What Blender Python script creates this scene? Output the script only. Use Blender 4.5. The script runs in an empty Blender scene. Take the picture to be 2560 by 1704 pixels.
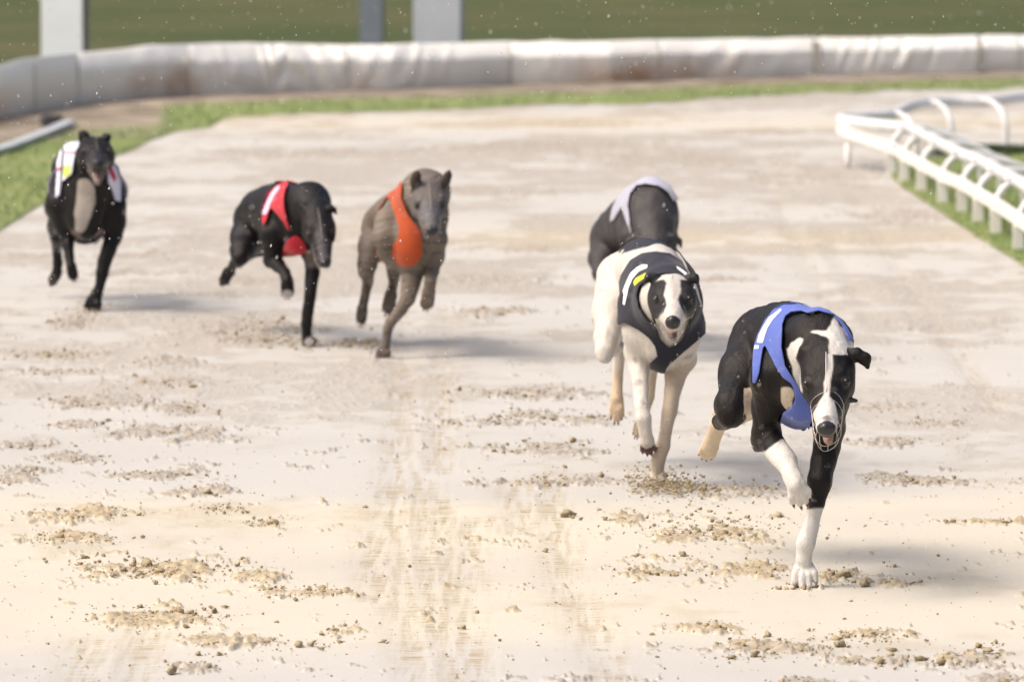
import bpy, math, random
import numpy as np
from mathutils import Vector, noise as mnoise

random.seed(7); RNG = np.random.default_rng(7)
sc = bpy.context.scene
# ------------------------------------------------------------------ camera
FPX, YH, CX, CY, CAMH = 17778.0, -508.5, 1280.0, 852.0, 1.89     # photograph pixels (2560 x 1704)
PITCH = math.atan((CY - YH) / FPX)
cam_d = bpy.data.cameras.new("camera"); cam = bpy.data.objects.new("camera", cam_d)
sc.collection.objects.link(cam); sc.camera = cam
cam.location = (0, 0, CAMH); cam.rotation_euler = (math.pi/2 - PITCH, 0, 0)
cam_d.sensor_width = 36; cam_d.lens = FPX * 36 / 2560
cam_d.clip_start = 0.5; cam_d.clip_end = 3000
cam_d.dof.use_dof = True; cam_d.dof.focus_distance = 17.2; cam_d.dof.aperture_fstop = 8.0
# ------------------------------------------------------------------ light
SUN_EL, SUN_AZ = math.radians(54), math.radians(-107)   # azimuth from +Y, towards +X
w = bpy.data.worlds.new("World"); sc.world = w; w.use_nodes = True
nt = w.node_tree; bg = nt.nodes["Background"]
sky = nt.nodes.new("ShaderNodeTexSky"); sky.sky_type = 'NISHITA'; sky.sun_disc = False
sky.sun_elevation = SUN_EL; sky.sun_rotation = SUN_AZ
sky.air_density = 0.8; sky.dust_density = 10.0; sky.ozone_density = 0.4
nt.links.new(sky.outputs[0], bg.inputs[0]); bg.inputs[1].default_value = 0.15
sd = bpy.data.lights.new("sun", 'SUN'); sun = bpy.data.objects.new("sun", sd); sc.collection.objects.link(sun)
sd.energy = 0.55; sd.angle = math.radians(14); sd.color = (1.0, 0.95, 0.87)
sdir = Vector((math.sin(SUN_AZ)*math.cos(SUN_EL), math.cos(SUN_AZ)*math.cos(SUN_EL), math.sin(SUN_EL)))
sun.rotation_euler = sdir.to_track_quat('Z', 'Y').to_euler()
sc.view_settings.view_transform = 'Standard'; sc.view_settings.look = 'None'
sc.view_settings.exposure = 0.50; sc.view_settings.gamma = 1.0
sc.cycles.use_denoising = True
sc.cycles.max_bounces = 6

# ------------------------------------------------------------------ helpers
cp_, sp_ = math.cos(PITCH), math.sin(PITCH)
def pix(px, py, Y):
    """point on the photograph ray (px,py) at ground distance Y"""
    u = (px - CX) / FPX; v = -(py - CY) / FPX
    dy = cp_ + v * sp_; dz = -sp_ + v * cp_
    t = Y / dy
    return np.array([u * t, Y, CAMH + dz * t])
def gnd(px, py, z=0.0):
    u = (px - CX) / FPX; v = -(py - CY) / FPX
    dy = cp_ + v * sp_; dz = -sp_ + v * cp_
    t = (z - CAMH) / dz
    return np.array([u * t, dy * t, z])
def proj(Pn):
    P_ = np.asarray(Pn); X, Y, Z = P_[..., 0], P_[..., 1], P_[..., 2] - CAMH
    d = Y * cp_ - Z * sp_; v = Y * sp_ + Z * cp_
    return CX + FPX * X / d, CY - FPX * v / d

def link(o):
    sc.collection.objects.link(o); return o
def mesh_np(name, V, F, mat, parent=None, smooth=True, attrs=None, mats=None, midx=None, col=None):
    me = bpy.data.meshes.new(name)
    V = np.asarray(V, dtype=np.float32)
    if isinstance(F, np.ndarray):
        k = F.shape[1]; n = len(F)
        me.vertices.add(len(V)); me.vertices.foreach_set('co', V.ravel())
        me.loops.add(n * k); me.loops.foreach_set('vertex_index', F.astype(np.int32).ravel())
        me.polygons.add(n); me.polygons.foreach_set('loop_start', np.arange(0, n*k, k, dtype=np.int32))
        me.update(calc_edges=True); me.validate()
    else:
        me.from_pydata([tuple(map(float, v)) for v in V], [], [tuple(map(int, f)) for f in F])
    if smooth and len(me.polygons):
        me.polygons.foreach_set('use_smooth', np.ones(len(me.polygons), dtype=bool))
    for m in (mats or [mat]): me.materials.append(m)
    if midx is not None and len(midx) == len(me.polygons): me.polygons.foreach_set('material_index', np.asarray(midx, dtype=np.int32))
    if attrs:
        for k_, a in attrs.items():
            at = me.attributes.new(k_, 'FLOAT', 'POINT'); at.data.foreach_set('value', np.asarray(a, dtype=np.float32))
    if col is not None:
        at = me.attributes.new('coat', 'FLOAT_COLOR', 'POINT')
        c4 = np.ones((len(V), 4), dtype=np.float32); c4[:, :3] = col; at.data.foreach_set('color', c4.ravel())
    o = bpy.data.objects.new(name, me); link(o)
    if parent: o.parent = parent
    return o
def tag(o, label=None, cat=None, group=None, kind=None):
    if label: o['label'] = label
    if cat: o['category'] = cat
    if group: o['group'] = group
    if kind: o['kind'] = kind
    return o
def empty(name, loc):
    o = bpy.data.objects.new(name, None); o.empty_display_size = 0.1; o.location = loc; return link(o)

class NT:
    def __init__(s, name):
        s.m = bpy.data.materials.new(name); s.m.use_nodes = True; s.t = s.m.node_tree
        s.b = s.t.nodes['Principled BSDF']
    def n(s, kind, **kw):
        x = s.t.nodes.new(kind)
        for k, v in kw.items():
            if k in x.inputs: x.inputs[k].default_value = v
            else: setattr(x, k, v)
        return x
    def l(s, a, b): s.t.links.new(a, b)
    def noise(s, scale, detail=4, rough=0.55, vec=None, stretch=None, dist=0.0):
        x = s.n('ShaderNodeTexNoise'); x.inputs['Scale'].default_value = scale
        x.inputs['Detail'].default_value = detail; x.inputs['Roughness'].default_value = rough
        x.inputs['Distortion'].default_value = dist
        g = s.n('ShaderNodeNewGeometry').outputs['Position'] if vec is None else vec
        if stretch:
            mp = s.n('ShaderNodeMapping'); mp.inputs['Scale'].default_value = stretch; s.l(g, mp.inputs[0]); g = mp.outputs[0]
        s.l(g, x.inputs['Vector']); return x.outputs['Fac']
    def ramp(s, f, stops):
        r = s.n('ShaderNodeValToRGB'); s.l(f, r.inputs[0])
        e = r.color_ramp.elements
        while len(e) < len(stops): e.new(0.5)
        for i, (p, c) in enumerate(stops):
            e[i].position = p; e[i].color = (*c, 1) if len(c) == 3 else c
        return r.outputs[0]
    def mix(s, f, a, b, mode='MIX'):
        x = s.n('ShaderNodeMix', data_type='RGBA', blend_type=mode)
        for v, i in ((f, 0), (a, 6), (b, 7)):
            if hasattr(v, 'is_linked') or hasattr(v, 'links'): s.l(v, x.inputs[i])
            else: x.inputs[i].default_value = v if not isinstance(v, tuple) else (*v, 1)
        return x.outputs[2]
    def math(s, op, a, b=0.5, clamp=False):
        x = s.n('ShaderNodeMath', operation=op); x.use_clamp = clamp
        for v, i in ((a, 0), (b, 1)):
            if hasattr(v, 'links'): s.l(v, x.inputs[i])
            else: x.inputs[i].default_value = v
        return x.outputs[0]
    def attr(s, name, fac=True):
        a = s.n('ShaderNodeAttribute'); a.attribute_name = name
        return a.outputs['Fac'] if fac else a.outputs['Color']
    def bump(s, h, strength=0.3, dist=0.01):
        b = s.n('ShaderNodeBump'); b.inputs['Strength'].default_value = strength; b.inputs['Distance'].default_value = dist
        s.l(h, b.inputs['Height']); s.l(b.outputs[0], s.b.inputs['Normal'])
    def set(s, **kw):
        for k, v in kw.items():
            s.b.inputs[k.replace('_', ' ')].default_value = v
        return s
def simple(name, col, rough=0.5, metallic=0.0, bump=None, var=0.12, scale=20):
    M = NT(name); M.set(Roughness=rough, Metallic=metallic)
    f = M.noise(scale, 5)
    lo = tuple(c*(1-var) for c in col); hi = tuple(min(1, c*(1+var)) for c in col)
    M.l(M.ramp(f, [(0.3, lo), (0.7, hi)]), M.b.inputs['Base Color'])
    if bump: M.bump(M.noise(bump[0], 4), bump[1], bump[2])
    return M.m

# ------------------------------------------------------------------ numpy noise
_tab = RNG.random((256, 256))
def vnoise(x, y, seed=0):
    x = np.asarray(x, float) + seed * 17.31; y = np.asarray(y, float) + seed * 9.17
    xi = np.floor(x).astype(int); yi = np.floor(y).astype(int); fx = x - xi; fy = y - yi
    fx = fx*fx*(3-2*fx); fy = fy*fy*(3-2*fy)
    a = _tab[xi & 255, yi & 255]; b = _tab[(xi+1) & 255, yi & 255]; c = _tab[xi & 255, (yi+1) & 255]; d = _tab[(xi+1) & 255, (yi+1) & 255]
    return (a*(1-fx)+b*fx)*(1-fy) + (c*(1-fx)+d*fx)*fy
def fbm(x, y, octv=4, seed=0, gain=0.5):
    s = 0; a = 1; t = 0
    for i in range(octv):
        s = s + a*vnoise(x*2**i, y*2**i, seed+i*3); t += a; a *= gain
    return s / t
def sstep(a, b, x):
    t = np.clip((x-a)/(b-a), 0, 1); return t*t*(3-2*t)
def vnoise3(p, sc_, seed=0):
    p = np.asarray(p)*sc_
    return (vnoise(p[:, 0]+p[:, 2]*0.37, p[:, 1], seed)+vnoise(p[:, 1]+p[:, 0]*0.31, p[:, 2], seed+5)+vnoise(p[:, 2], p[:, 0]-p[:, 1]*0.43, seed+9))/3

# ================================================================== GROUND
# sand albedo
M = NT('sand_surface')
sc_a = M.attr('scuff'); cr_a = M.attr('cream'); gr_a = M.attr('groove')
base = M.mix(cr_a, (0.478, 0.480, 0.462), (0.555, 0.530, 0.448))
big = M.noise(0.9, 5)
base = M.mix(M.math('MULTIPLY', M.math('SUBTRACT', big, 0.42, True), 1.6, True), base, (0.415, 0.410, 0.388))
fine = M.noise(90, 5, 0.7)
base = M.mix(M.ramp(fine, [(0.35, (0, 0, 0)), (0.75, (0.35, 0.35, 0.35))]), base, (0.38, 0.33, 0.26))
scol = M.ramp(M.noise(55, 5, 0.7), [(0.3, (0.27, 0.21, 0.12)), (0.55, (0.40, 0.325, 0.205)), (0.8, (0.50, 0.43, 0.31))])
scol2 = M.ramp(M.noise(55, 5, 0.7), [(0.3, (0.235, 0.208, 0.172)), (0.55, (0.335, 0.300, 0.252)), (0.8, (0.43, 0.395, 0.34))])
scol = M.mix(cr_a, scol2, scol)
col = M.mix(M.math('MULTIPLY', sc_a, 0.88, True), base, scol)
st1 = M.noise(1.0, 4, 0.75, stretch=(7, 85, 1)); st2 = M.noise(1.0, 3, 0.6, stretch=(48, 2.2, 1))
gm_ = M.math('MULTIPLY', M.ramp(st1, [(0.46, (0.05,)*3), (0.62, (1, 1, 1))]), M.ramp(st2, [(0.42, (0.08,)*3), (0.60, (1, 1, 1))]))
col = M.mix(M.math('MULTIPLY', gr_a, M.math('MULTIPLY', gm_, 1.6), True), col, (0.32, 0.26, 0.160))
M.l(col, M.b.inputs['Base Color']); M.set(Roughness=0.85, Specular_IOR_Level=0.25)
M.bump(M.noise(160, 4, 0.7), 0.25, 0.003)
sandM = M.m
M = NT('clod_sand')
M.l(M.ramp(M.noise(70, 5, 0.7), [(0.3, (0.24, 0.195, 0.12)), (0.6, (0.39, 0.32, 0.205)), (0.8, (0.48, 0.41, 0.29))]), M.b.inputs['Base Color'])
M.set(Roughness=0.9, Specular_IOR_Level=0.2); M.bump(M.noise(250, 4, 0.7), 0.5, 0.003)
clodM = M.m
M = NT('grass_turf')
g1 = M.noise(1.1, 6, 0.65); g2 = M.noise(28, 4, 0.7)
c = M.ramp(g1, [(0.32, (0.145, 0.195, 0.075)), (0.5, (0.205, 0.260, 0.10)), (0.68, (0.29, 0.305, 0.14))])
c = M.mix(M.ramp(g2, [(0.4, (0, 0, 0)), (0.75, (0.45,)*3)]), c, (0.15, 0.18, 0.08))
c = M.mix(M.attr('dirt'), c, M.ramp(M.noise(3, 5), [(0.35, (0.14, 0.115, 0.09)), (0.65, (0.36, 0.31, 0.25))]))
M.l(c, M.b.inputs['Base Color']); M.set(Roughness=0.9, Specular_IOR_Level=0.1)
turfM = M.m
M = NT('field_grass')
g1 = M.noise(0.35, 6, 0.7); g2 = M.noise(6, 4, 0.7)
c = M.ramp(g1, [(0.3, (0.055, 0.078, 0.036)), (0.5, (0.080, 0.092, 0.046)), (0.7, (0.125, 0.112, 0.064))])
c = M.mix(M.ramp(g2, [(0.35, (0, 0, 0)), (0.8, (0.6,)*3)]), c, (0.065, 0.085, 0.038))
c = M.mix(M.attr('far'), c, (0.022, 0.055, 0.018))
M.l(c, M.b.inputs['Base Color']); M.set(Roughness=0.95, Specular_IOR_Level=0.05)
M.bump(M.noise(10, 4, 0.7), 0.6, 0.05)
fieldM = M.m

def poly_sd(px, py, poly):
    """signed distance, positive inside"""
    x, y = np.asarray(px, float), np.asarray(py, float)
    d = np.full(x.shape, 1e9); ins = np.zeros(x.shape, bool); n = len(poly)
    for i in range(n):
        ax, ay = poly[i]; bx, by = poly[(i+1) % n]
        ex, ey = bx-ax, by-ay; wx, wy = x-ax, y-ay
        t = np.clip((wx*ex+wy*ey)/(ex*ex+ey*ey+1e-12), 0, 1)
        d = np.minimum(d, np.hypot(wx-t*ex, wy-t*ey))
        cnd = ((ay > y) != (by > y)) & (x < (bx-ax)*(y-ay)/((by-ay) if by != ay else 1e-9)+ax)
        ins ^= cnd
    return np.where(ins, d, -d)

# scuffed sand bands (photograph positions turned into places on the ground)
SC = [(60,1115,90,9),(190,1148,70,15),(60,1175,60,11),(30,1203,70,9),(390,1190,180,13),(500,1228,95,14),(560,1275,55,9),(200,1282,140,17),
 (670,1308,62,11),(180,1345,120,14),(400,1422,200,26),(640,1445,60,12),(765,1482,110,14),(400,1543,180,24),(570,1605,115,15),(850,1578,55,13),
 (780,1615,60,10),(480,1670,60,12),(1350,1122,140,16),(1390,1203,140,12),(1720,1232,90,16),(1850,1224,130,13),(1790,1330,170,26),(1560,1300,40,9),
 (1860,1422,150,20),(1650,1432,110,10),(2080,1442,70,14),(2240,1460,80,6),(2300,1205,110,10),(2450,1305,120,7),(1765,1573,70,13),(1960,1620,120,17),
 (2150,1592,110,14),(2200,1655,120,11),(2420,1645,100,18),(2000,1704,60,10),(2500,1704,50,12),(1870,1610,60,12),
 (130,888,130,10),(120,928,130,9),(430,904,75,12),(430,958,85,12),(230,1008,140,15),(440,1025,90,13),(180,1065,110,11),(430,1082,150,16),
 (620,818,150,22),(640,850,90,9),(185,803,60,14),(540,735,80,12),(900,860,50,14),(1340,985,160,12),(1250,1055,120,14),(1330,1040,120,12),(1480,1050,80,10),
 (2230,1105,120,12),(2200,1190,60,8),(2120,1020,150,8),(2330,1060,90,8),(1200,700,150,12),(1300,620,120,10),(1250,780,140,12),
 (760,385,240,14),(1300,375,330,14),(1700,400,240,18),(2050,440,180,26),(2250,540,120,20),(1000,620,120,8),(1230,480,160,10),(330,680,110,10),
 (600,700,110,10),(350,640,80,10),(1750,700,130,7),(2050,900,120,7),(60,640,90,10),(700,600,200,9),(1400,360,200,8),(1900,330,150,5),(1500,310,170,4)]
GR = [[(1010,850),(1000,1100),(985,1250),(990,1400),(1010,1540),(1060,1720)],[(1050,1180),(1060,1300),(1070,1450),(1110,1600),(1140,1720)],
      [(1090,1240),(1110,1350),(1120,1450),(1150,1560),(1210,1720)],[(1370,1190),(1390,1310),(1410,1450),(1470,1560),(1540,1700)],
      [(1280,1200),(1300,1280),(1300,1330)],[(1210,1300),(1160,1330),(1170,1480)],[(940,1330),(955,1500)],[(1010,850),(1015,700),(1030,560),(1060,440)],[(1100,1180),(1105,950),(1110,760)],[(1900,420),(2000,620),(2120,850)],[(2050,560),(2180,800)],[(2130,480),(2330,800),(2500,1030)],[(220,1600),(200,1700)],[(360,1570),(340,1700)]]
def seg_d(x, y, a, b):
    ex, ey = b[0]-a[0], b[1]-a[1]; t = np.clip(((x-a[0])*ex+(y-a[1])*ey)/(ex*ex+ey*ey+1e-9), 0, 1)
    return np.hypot(x-a[0]-t*ex, y-a[1]-t*ey)
def scuff_at(px, py, X, Y):
    s = np.zeros_like(px)
    for (cx, cy, hx, hy) in SC:
        d = ((px-cx)/hx)**2 + ((py-cy)/hy)**2
        s = np.maximum(s, np.exp(-d*0.75)*(1.3 if cy < 720 else 1.0))
    n1 = fbm(X*10, Y*5.5, 4, 3); n2 = fbm(X*52, Y*32, 3, 11)
    v = sstep(0.36, 0.60, s*0.72 + (n1-0.5)*1.15 + (n2-0.5)*1.0)*(0.65+0.35*sstep(0.3,0.6,n2))
    # scattered light scuffing, thicker towards the bend
    n3 = fbm(X*1.6, Y*1.3, 4, 21); n4 = fbm(X*11, Y*6, 3, 31)
    farw = sstep(1150, 600, py)
    mid = sstep(1250, 1050, py); v2 = sstep(0.62-0.08*farw-0.05*mid, 0.84-0.12*farw-0.05*mid, n3*0.75+n4*0.42)*(0.40+0.22*farw+0.08*mid)
    return np.maximum(v, v2)
def groove_at(px, py, X, Y):
    g = np.zeros_like(px)
    for pl in GR:
        wd = 0.055 if pl[0][1] > 1100 or pl[0][0] < 1100 else 0.05
        for a, b in zip(pl[:-1], pl[1:]):
            A_, B_ = gnd(*a), gnd(*b)
            d = seg_d(X, Y, A_, B_)
            g = np.maximum(g, np.exp(-(d/wd)**2))
    cross = fbm(X*5, Y*55, 3, 41); cr2 = fbm(X*26, Y*60, 2, 47)
    fade = sstep(850, 1250, py)*0.8+0.2
    return g*sstep(0.42, 0.60, cross*0.6+cr2*0.4)*fade, g
rows = np.concatenate([np.arange(1790, 1000, -1.7), np.arange(1000, 205, -2.4)])
cols = np.arange(-700, 3261, 3.4)
PX, PY = np.meshgrid(cols, rows)
vv = -(PY-CY)/FPX; dyv = cp_+vv*sp_; dzv = -sp_+vv*cp_; tt = -CAMH/dzv
GX = (PX-CX)/FPX*tt; GY = dyv*tt
scf = scuff_at(PX, PY, GX, GY); grv, gsoft = groove_at(PX, PY, GX, GY)
near = sstep(500, 1000, PY)
crumb = fbm(GX*60, GY*60, 3, 51, 0.65); crumb2 = fbm(GX*22, GY*22, 3, 57)
GZ = 0.004*(fbm(GX*4, GY*3, 3, 61)-0.5) - 0.004*gsoft + 0.0012*grv*(fbm(GX*10, GY*90, 2, 71)-0.5)*2
rel = scf*sstep(0.15, 0.55, scf)*sstep(0.30, 0.55, fbm(GX*10, GY*5.5, 4, 3))
GZ = GZ + rel*(0.002+0.020*np.maximum(crumb-0.38, 0)+0.022*np.maximum(crumb2-0.42, 0))*(0.5+0.5*near)
cream = sstep(0.42, 0.62, fbm(GX*0.35, GY*0.25, 3, 81)*0.5+0.62*np.exp(-((PY-1410)/210)**2)*(1.15-0.3*fbm(GX*0.8,GY*0.6,2,85)))
cream = np.maximum(cream, 0.7*np.exp(-((PY-590)/35)**2)*sstep(0.3, 0.6, fbm(GX*0.5, GY*0.5, 2, 83)))
cream = np.maximum(cream, 0.8*np.exp(-((PY-305)/22)**2))
GZ[0, :] = GZ[-1, :] = -0.016; GZ[:, 0] = GZ[:, -1] = -0.016
nr, nc = PX.shape
idx = np.arange(nr*nc).reshape(nr, nc)
Q = np.stack([idx[:-1, :-1], idx[:-1, 1:], idx[1:, 1:], idx[1:, :-1]], -1).reshape(-1, 4)
o = mesh_np('sand_track', np.stack([GX, GY, GZ], -1).reshape(-1, 3), Q, sandM, attrs={'scuff': scf.ravel(), 'cream': cream.ravel(), 'groove': (gsoft*(sstep(780, 1050, PY)*0.65+0.35)).ravel()})
tag(o, kind='structure')
# the ground all round, a few cm lower
def sheet(name, x0, x1, y0, y1, z, mat, nx, ny, attrs=None):
    xs = np.linspace(x0, x1, nx); ys = np.linspace(y0, y1, ny); X, Y = np.meshgrid(xs, ys)
    i = np.arange(nx*ny).reshape(ny, nx); q = np.stack([i[:-1, :-1], i[:-1, 1:], i[1:, 1:], i[1:, :-1]], -1).reshape(-1, 4)
    z_ = z(X, Y) if callable(z) else np.full(X.shape, z)
    return mesh_np(name, np.stack([X, Y, z_], -1).reshape(-1, 3), q, mat, attrs={k: f(X, Y).ravel() for k, f in (attrs or {}).items()})
tag(sheet('ground', -14, 14, -12, 62, -0.009, sandM, 60, 60, {'scuff': lambda X, Y: X*0, 'cream': lambda X, Y: X*0+0.3, 'groove': lambda X, Y: X*0}), kind='structure')

tag(sheet('surrounding_grass', -1800, 1800, -600, 2600, -0.03, fieldM, 60, 60, {'far': lambda X, Y: sstep(66, 120, Y)*0.85}), kind='structure')
# ---- fence line
FB = [(-700,480),(-400,390),(-200,345),(0,303),(109,283),(196,267),(330,255),(462,245),(652,238),(788,234),(978,230),(1280,217),(1524,212),(1769,202),(2041,194),(2367,187),(2560,182),(2900,178),(3300,176)]
FT = [(-700,310),(-400,225),(-200,190),(0,160),(38,150),(109,138),(217,128),(380,111),(500,108),(625,104),(760,108),(923,110),(1100,108),(1280,102),(1649,98),(2041,92),(2300,89),(2560,86),(2900,82),(3300,80)]
fbx, fby = np.array(FB, float).T; ftx, fty = np.array(FT, float).T
def fence_bottom(px): return np.interp(px, fbx, fby)
def fence_at(px):
    b = gnd(px, fence_bottom(px)); t = pix(px, np.interp(px, ftx, fty), b[1]+0.05)
    return b, t[2]
# field beyond, from under the fence to the horizon
fcols = np.arange(-700, 3301, 25.0); fpts = np.array([gnd(c, fence_bottom(c)) for c in fcols])
kk = np.concatenate([np.linspace(0, 0.5, 40)**1.0, np.linspace(0.52, 40, 60)])
Vv = []; far = []
for k in kk:
    for p in fpts:
        d = p/np.linalg.norm(p[:2]); q = p + d*(0.12 + k*40)
        yy = q[1]
        Vv.append((q[0], q[1], 0.012 if k == 0 else 0.012+0.03*float(vnoise(q[0]*1.5, q[1]*1.5)))); 
        far.append(float(sstep(68.0, 70.5, yy + 1.2*float(vnoise(q[0]*0.25, 3.0)) + 0.22*q[0])*0.85))
n_ = len(fpts); i = np.arange(len(kk)*n_).reshape(len(kk), n_)
Q = np.stack([i[:-1, :-1], i[:-1, 1:], i[1:, 1:], i[1:, :-1]], -1).reshape(-1, 4)
tag(mesh_np('field', Vv, Q, fieldM, attrs={'far': far}), kind='structure')

# ---- grass verges: a raised ragged sheet on a fine grid
def clip_mesh(V, T, g, extra=None):
    """keep the part of a triangle mesh where g>0; extra = per-vertex arrays carried along"""
    V = list(map(np.asarray, V)); out = []; cache = {}
    ex = [list(e) for e in (extra or [])]; keep = g > 0
    gl = list(g)
    VV = [v for v in V]
    full = keep[T].all(1); none = ~keep[T].any(1)
    tris = [tuple(t) for t in T[full]]
    def cut(a, b):
        key = (a, b) if a < b else (b, a)
        if key in cache: return cache[key]
        t = gl[a]/(gl[a]-gl[b]); t = min(max(t, 0.02), 0.98)
        VV.append(V[a]*(1-t)+V[b]*t)
        for e in ex: e.append(e[a]*(1-t)+e[b]*t)
        cache[key] = len(VV)-1; return len(VV)-1
    for t in T[~full & ~none]:
        pl = []
        for j in range(3):
            a, b = int(t[j]), int(t[(j+1) % 3])
            if keep[a]: pl.append(a)
            if keep[a] != keep[b]: pl.append(cut(a, b))
        for j in range(1, len(pl)-1): tris.append((pl[0], pl[j], pl[j+1]))
    tris = np.array(tris, dtype=np.int64).reshape(-1, 3)
    used = np.unique(tris); remap = -np.ones(len(VV), dtype=np.int64); remap[used] = np.arange(len(used))
    return np.array(VV)[used], remap[tris], [np.array(e)[used] for e in ex]

outer_edge = [(-700,900),(-300,720),(0,578),(109,511),(200,455),(293,392),(370,355),(420,335),(520,318),(560,300),(620,293),(869,281),(1100,272),(1280,266),(1552,260),(1769,246),(1986,234),(2250,228),(2560,223),(3300,214)]
oex, oey = np.array(outer_edge, float).T
def verge(name, cols, rows, gfun, zfun, dirtfun):
    PX, PY = np.meshgrid(cols, rows)
    vv = -(PY-CY)/FPX; tt = -CAMH/(-sp_+vv*cp_); X = (PX-CX)/FPX*tt; Y = (cp_+vv*sp_)*tt
    g = gfun(PX, PY, X, Y).ravel(); Z = (zfun(X, Y)).ravel()
    Z = Z*sstep(0, 6, g)+0.004
    i = np.arange(X.size).reshape(X.shape)
    q = np.stack([i[:-1, :-1], i[:-1, 1:], i[1:, 1:], i[1:, :-1]], -1).reshape(-1, 4)
    T = np.concatenate([q[:, [0, 1, 2]], q[:, [0, 2, 3]]])
    V = np.stack([X.ravel(), Y.ravel(), Z], -1)
    V2, T2, (dr,) = clip_mesh(V, T, g, [dirtfun(PX, PY, X, Y).ravel()])
    return tag(mesh_np(name, V2, T2, turfM, attrs={'dirt': dr}), kind='structure')
def g_outer(PX, PY, X, Y):
    e = np.interp(PX, oex, oey) + (fbm(X*2.2, Y*1.0, 3, 5)-0.5)*16 + (fbm(X*12, Y*8, 3, 6)-0.5)*7
    return np.minimum(e-PY, PY-fence_bottom(PX)+7)
def dirt_outer(PX, PY, X, Y):
    fb = fence_bottom(PX)
    d = sstep(34, 12, PY-fb+(fbm(X*2, Y*2, 3, 8)-0.5)*26)
    left = sstep(0.0, 60, 440-PX)*sstep(105, 60, PY-fb-((440-PX)/440)*-12 + (fbm(X*1.5, Y*1.5, 3, 9)-0.5)*45)
    return np.clip(np.maximum(d, left*0.95), 0, 1)
def z_turf(X, Y): return 0.004+0.014*fbm(X*7, Y*7, 4, 12)
verge('outer_grass_verge', np.arange(-700, 3300, 7.0), np.arange(900, 168, -2.5), g_outer, z_turf, dirt_outer)
inner_poly = [(2212,428),(2222,398),(2300,396),(2400,394),(2428,374),(2560,368),(3300,355),(3300,1150),(2900,905),(2760,800),(2560,668),(2438,592),(2346,528),(2270,482)]
def g_inner(PX, PY, X, Y): return poly_sd(PX, PY, inner_poly)+(fbm(X*3, Y*1.5, 3, 15)-0.5)*10+(fbm(X*14, Y*9, 3, 16)-0.5)*5
def dirt_inner(PX, PY, X, Y): return sstep(7, 0, poly_sd(PX, PY, inner_poly))*0.35+PX*0
verge('infield_grass', np.arange(2180, 3300, 5.0), np.arange(1150, 350, -2.5), g_inner, z_turf, dirt_inner)

# ---- grass blades that stand up along the verges (uncountable)
def blades(name, pts, hts, mat):
    n = len(pts); a = RNG.random(n)*6.28; wd = 0.004+0.004*RNG.random(n); lean = (RNG.random((n, 2))-0.5)*0.9
    dx = np.stack([np.cos(a)*wd, np.sin(a)*wd, np.zeros(n)], -1)
    tip = np.stack([lean[:, 0]*hts, lean[:, 1]*hts, hts], -1)
    V = np.stack([pts-dx, pts+dx, pts+tip], 1).reshape(-1, 3); F = np.arange(n*3).reshape(-1, 3)
    o = mesh_np(name, V, F, mat); tag(o, kind='stuff'); return o
M = NT('grass_blade'); M.l(M.ramp(M.noise(5, 4), [(0.3, (0.15, 0.215, 0.075)), (0.55, (0.22, 0.285, 0.10)), (0.75, (0.31, 0.33, 0.15))]), M.b.inputs['Base Color']); M.set(Roughness=0.8)
bladeM = M.m
def scatter_verge(gf, xr, yr, n):
    px = RNG.uniform(*xr, n); py = yr[0]+(yr[1]-yr[0])*RNG.random(n)
    vv = -(py-CY)/FPX; tt = -CAMH/(-sp_+vv*cp_); X = (px-CX)/FPX*tt; Y = (cp_+vv*sp_)*tt
    ok = gf(px, py, X, Y) > 1
    if gf is g_outer: ok &= dirt_outer(px, py, X, Y) < 0.5
    z = z_turf(X, Y)*0.9
    return np.stack([X, Y, z], -1)[ok]
p1 = scatter_verge(g_outer, (-500, 3100), (180, 720), 90000); p2 = scatter_verge(g_inner, (2190, 3100), (355, 900), 60000)
pp = np.concatenate([p1, p2])
o = blades('grass_blades', pp, np.concatenate([0.010+0.022*RNG.random(len(p1)), 0.006+0.012*RNG.random(len(p2))]), bladeM)
tag(o, 'short bright green grass blades on the verges beside the sand', 'grass', kind='stuff')

# ================================================================== CLODS
def icosub():
    import bmesh
    bm = bmesh.new(); bmesh.ops.create_icosphere(bm, subdivisions=2, radius=1.0)
    V = np.array([v.co[:] for v in bm.verts]); F = np.array([[v.index for v in f.verts] for f in bm.faces]); bm.free(); return V, F
ICO_V, ICO_F = icosub()
def clod_mesh(centers, sizes, seed=0):
    r = np.random.default_rng(seed); VV = []; FF = []; off = 0; base = []
    for k in range(14):
        v = ICO_V.copy(); n = np.array([mnoise.noise(Vector(p*1.3+k*7.7)) for p in v]); n2 = np.array([mnoise.noise(Vector(p*3.1+k*3.3)) for p in v])
        v = v*(1+0.75*n+0.55*n2)[:, None]*np.array([1.0, 0.85, 0.62]); base.append(v)
    for c_, s_ in zip(centers, sizes):
        v = base[r.integers(14)]; a = r.random()*6.28; ca, sa = math.cos(a), math.sin(a); b = (r.random()-0.5)*1.2; cb, sb = math.cos(b), math.sin(b)
        R = np.array([[ca, -sa, 0], [sa, ca, 0], [0, 0, 1]]) @ np.array([[1, 0, 0], [0, cb, -sb], [0, sb, cb]])
        VV.append((v*s_*(0.7+0.6*r.random(3))) @ R.T + c_); FF.append(ICO_F+off); off += len(v)
    return np.concatenate(VV), np.concatenate(FF)
cl, cs = [], []
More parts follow.
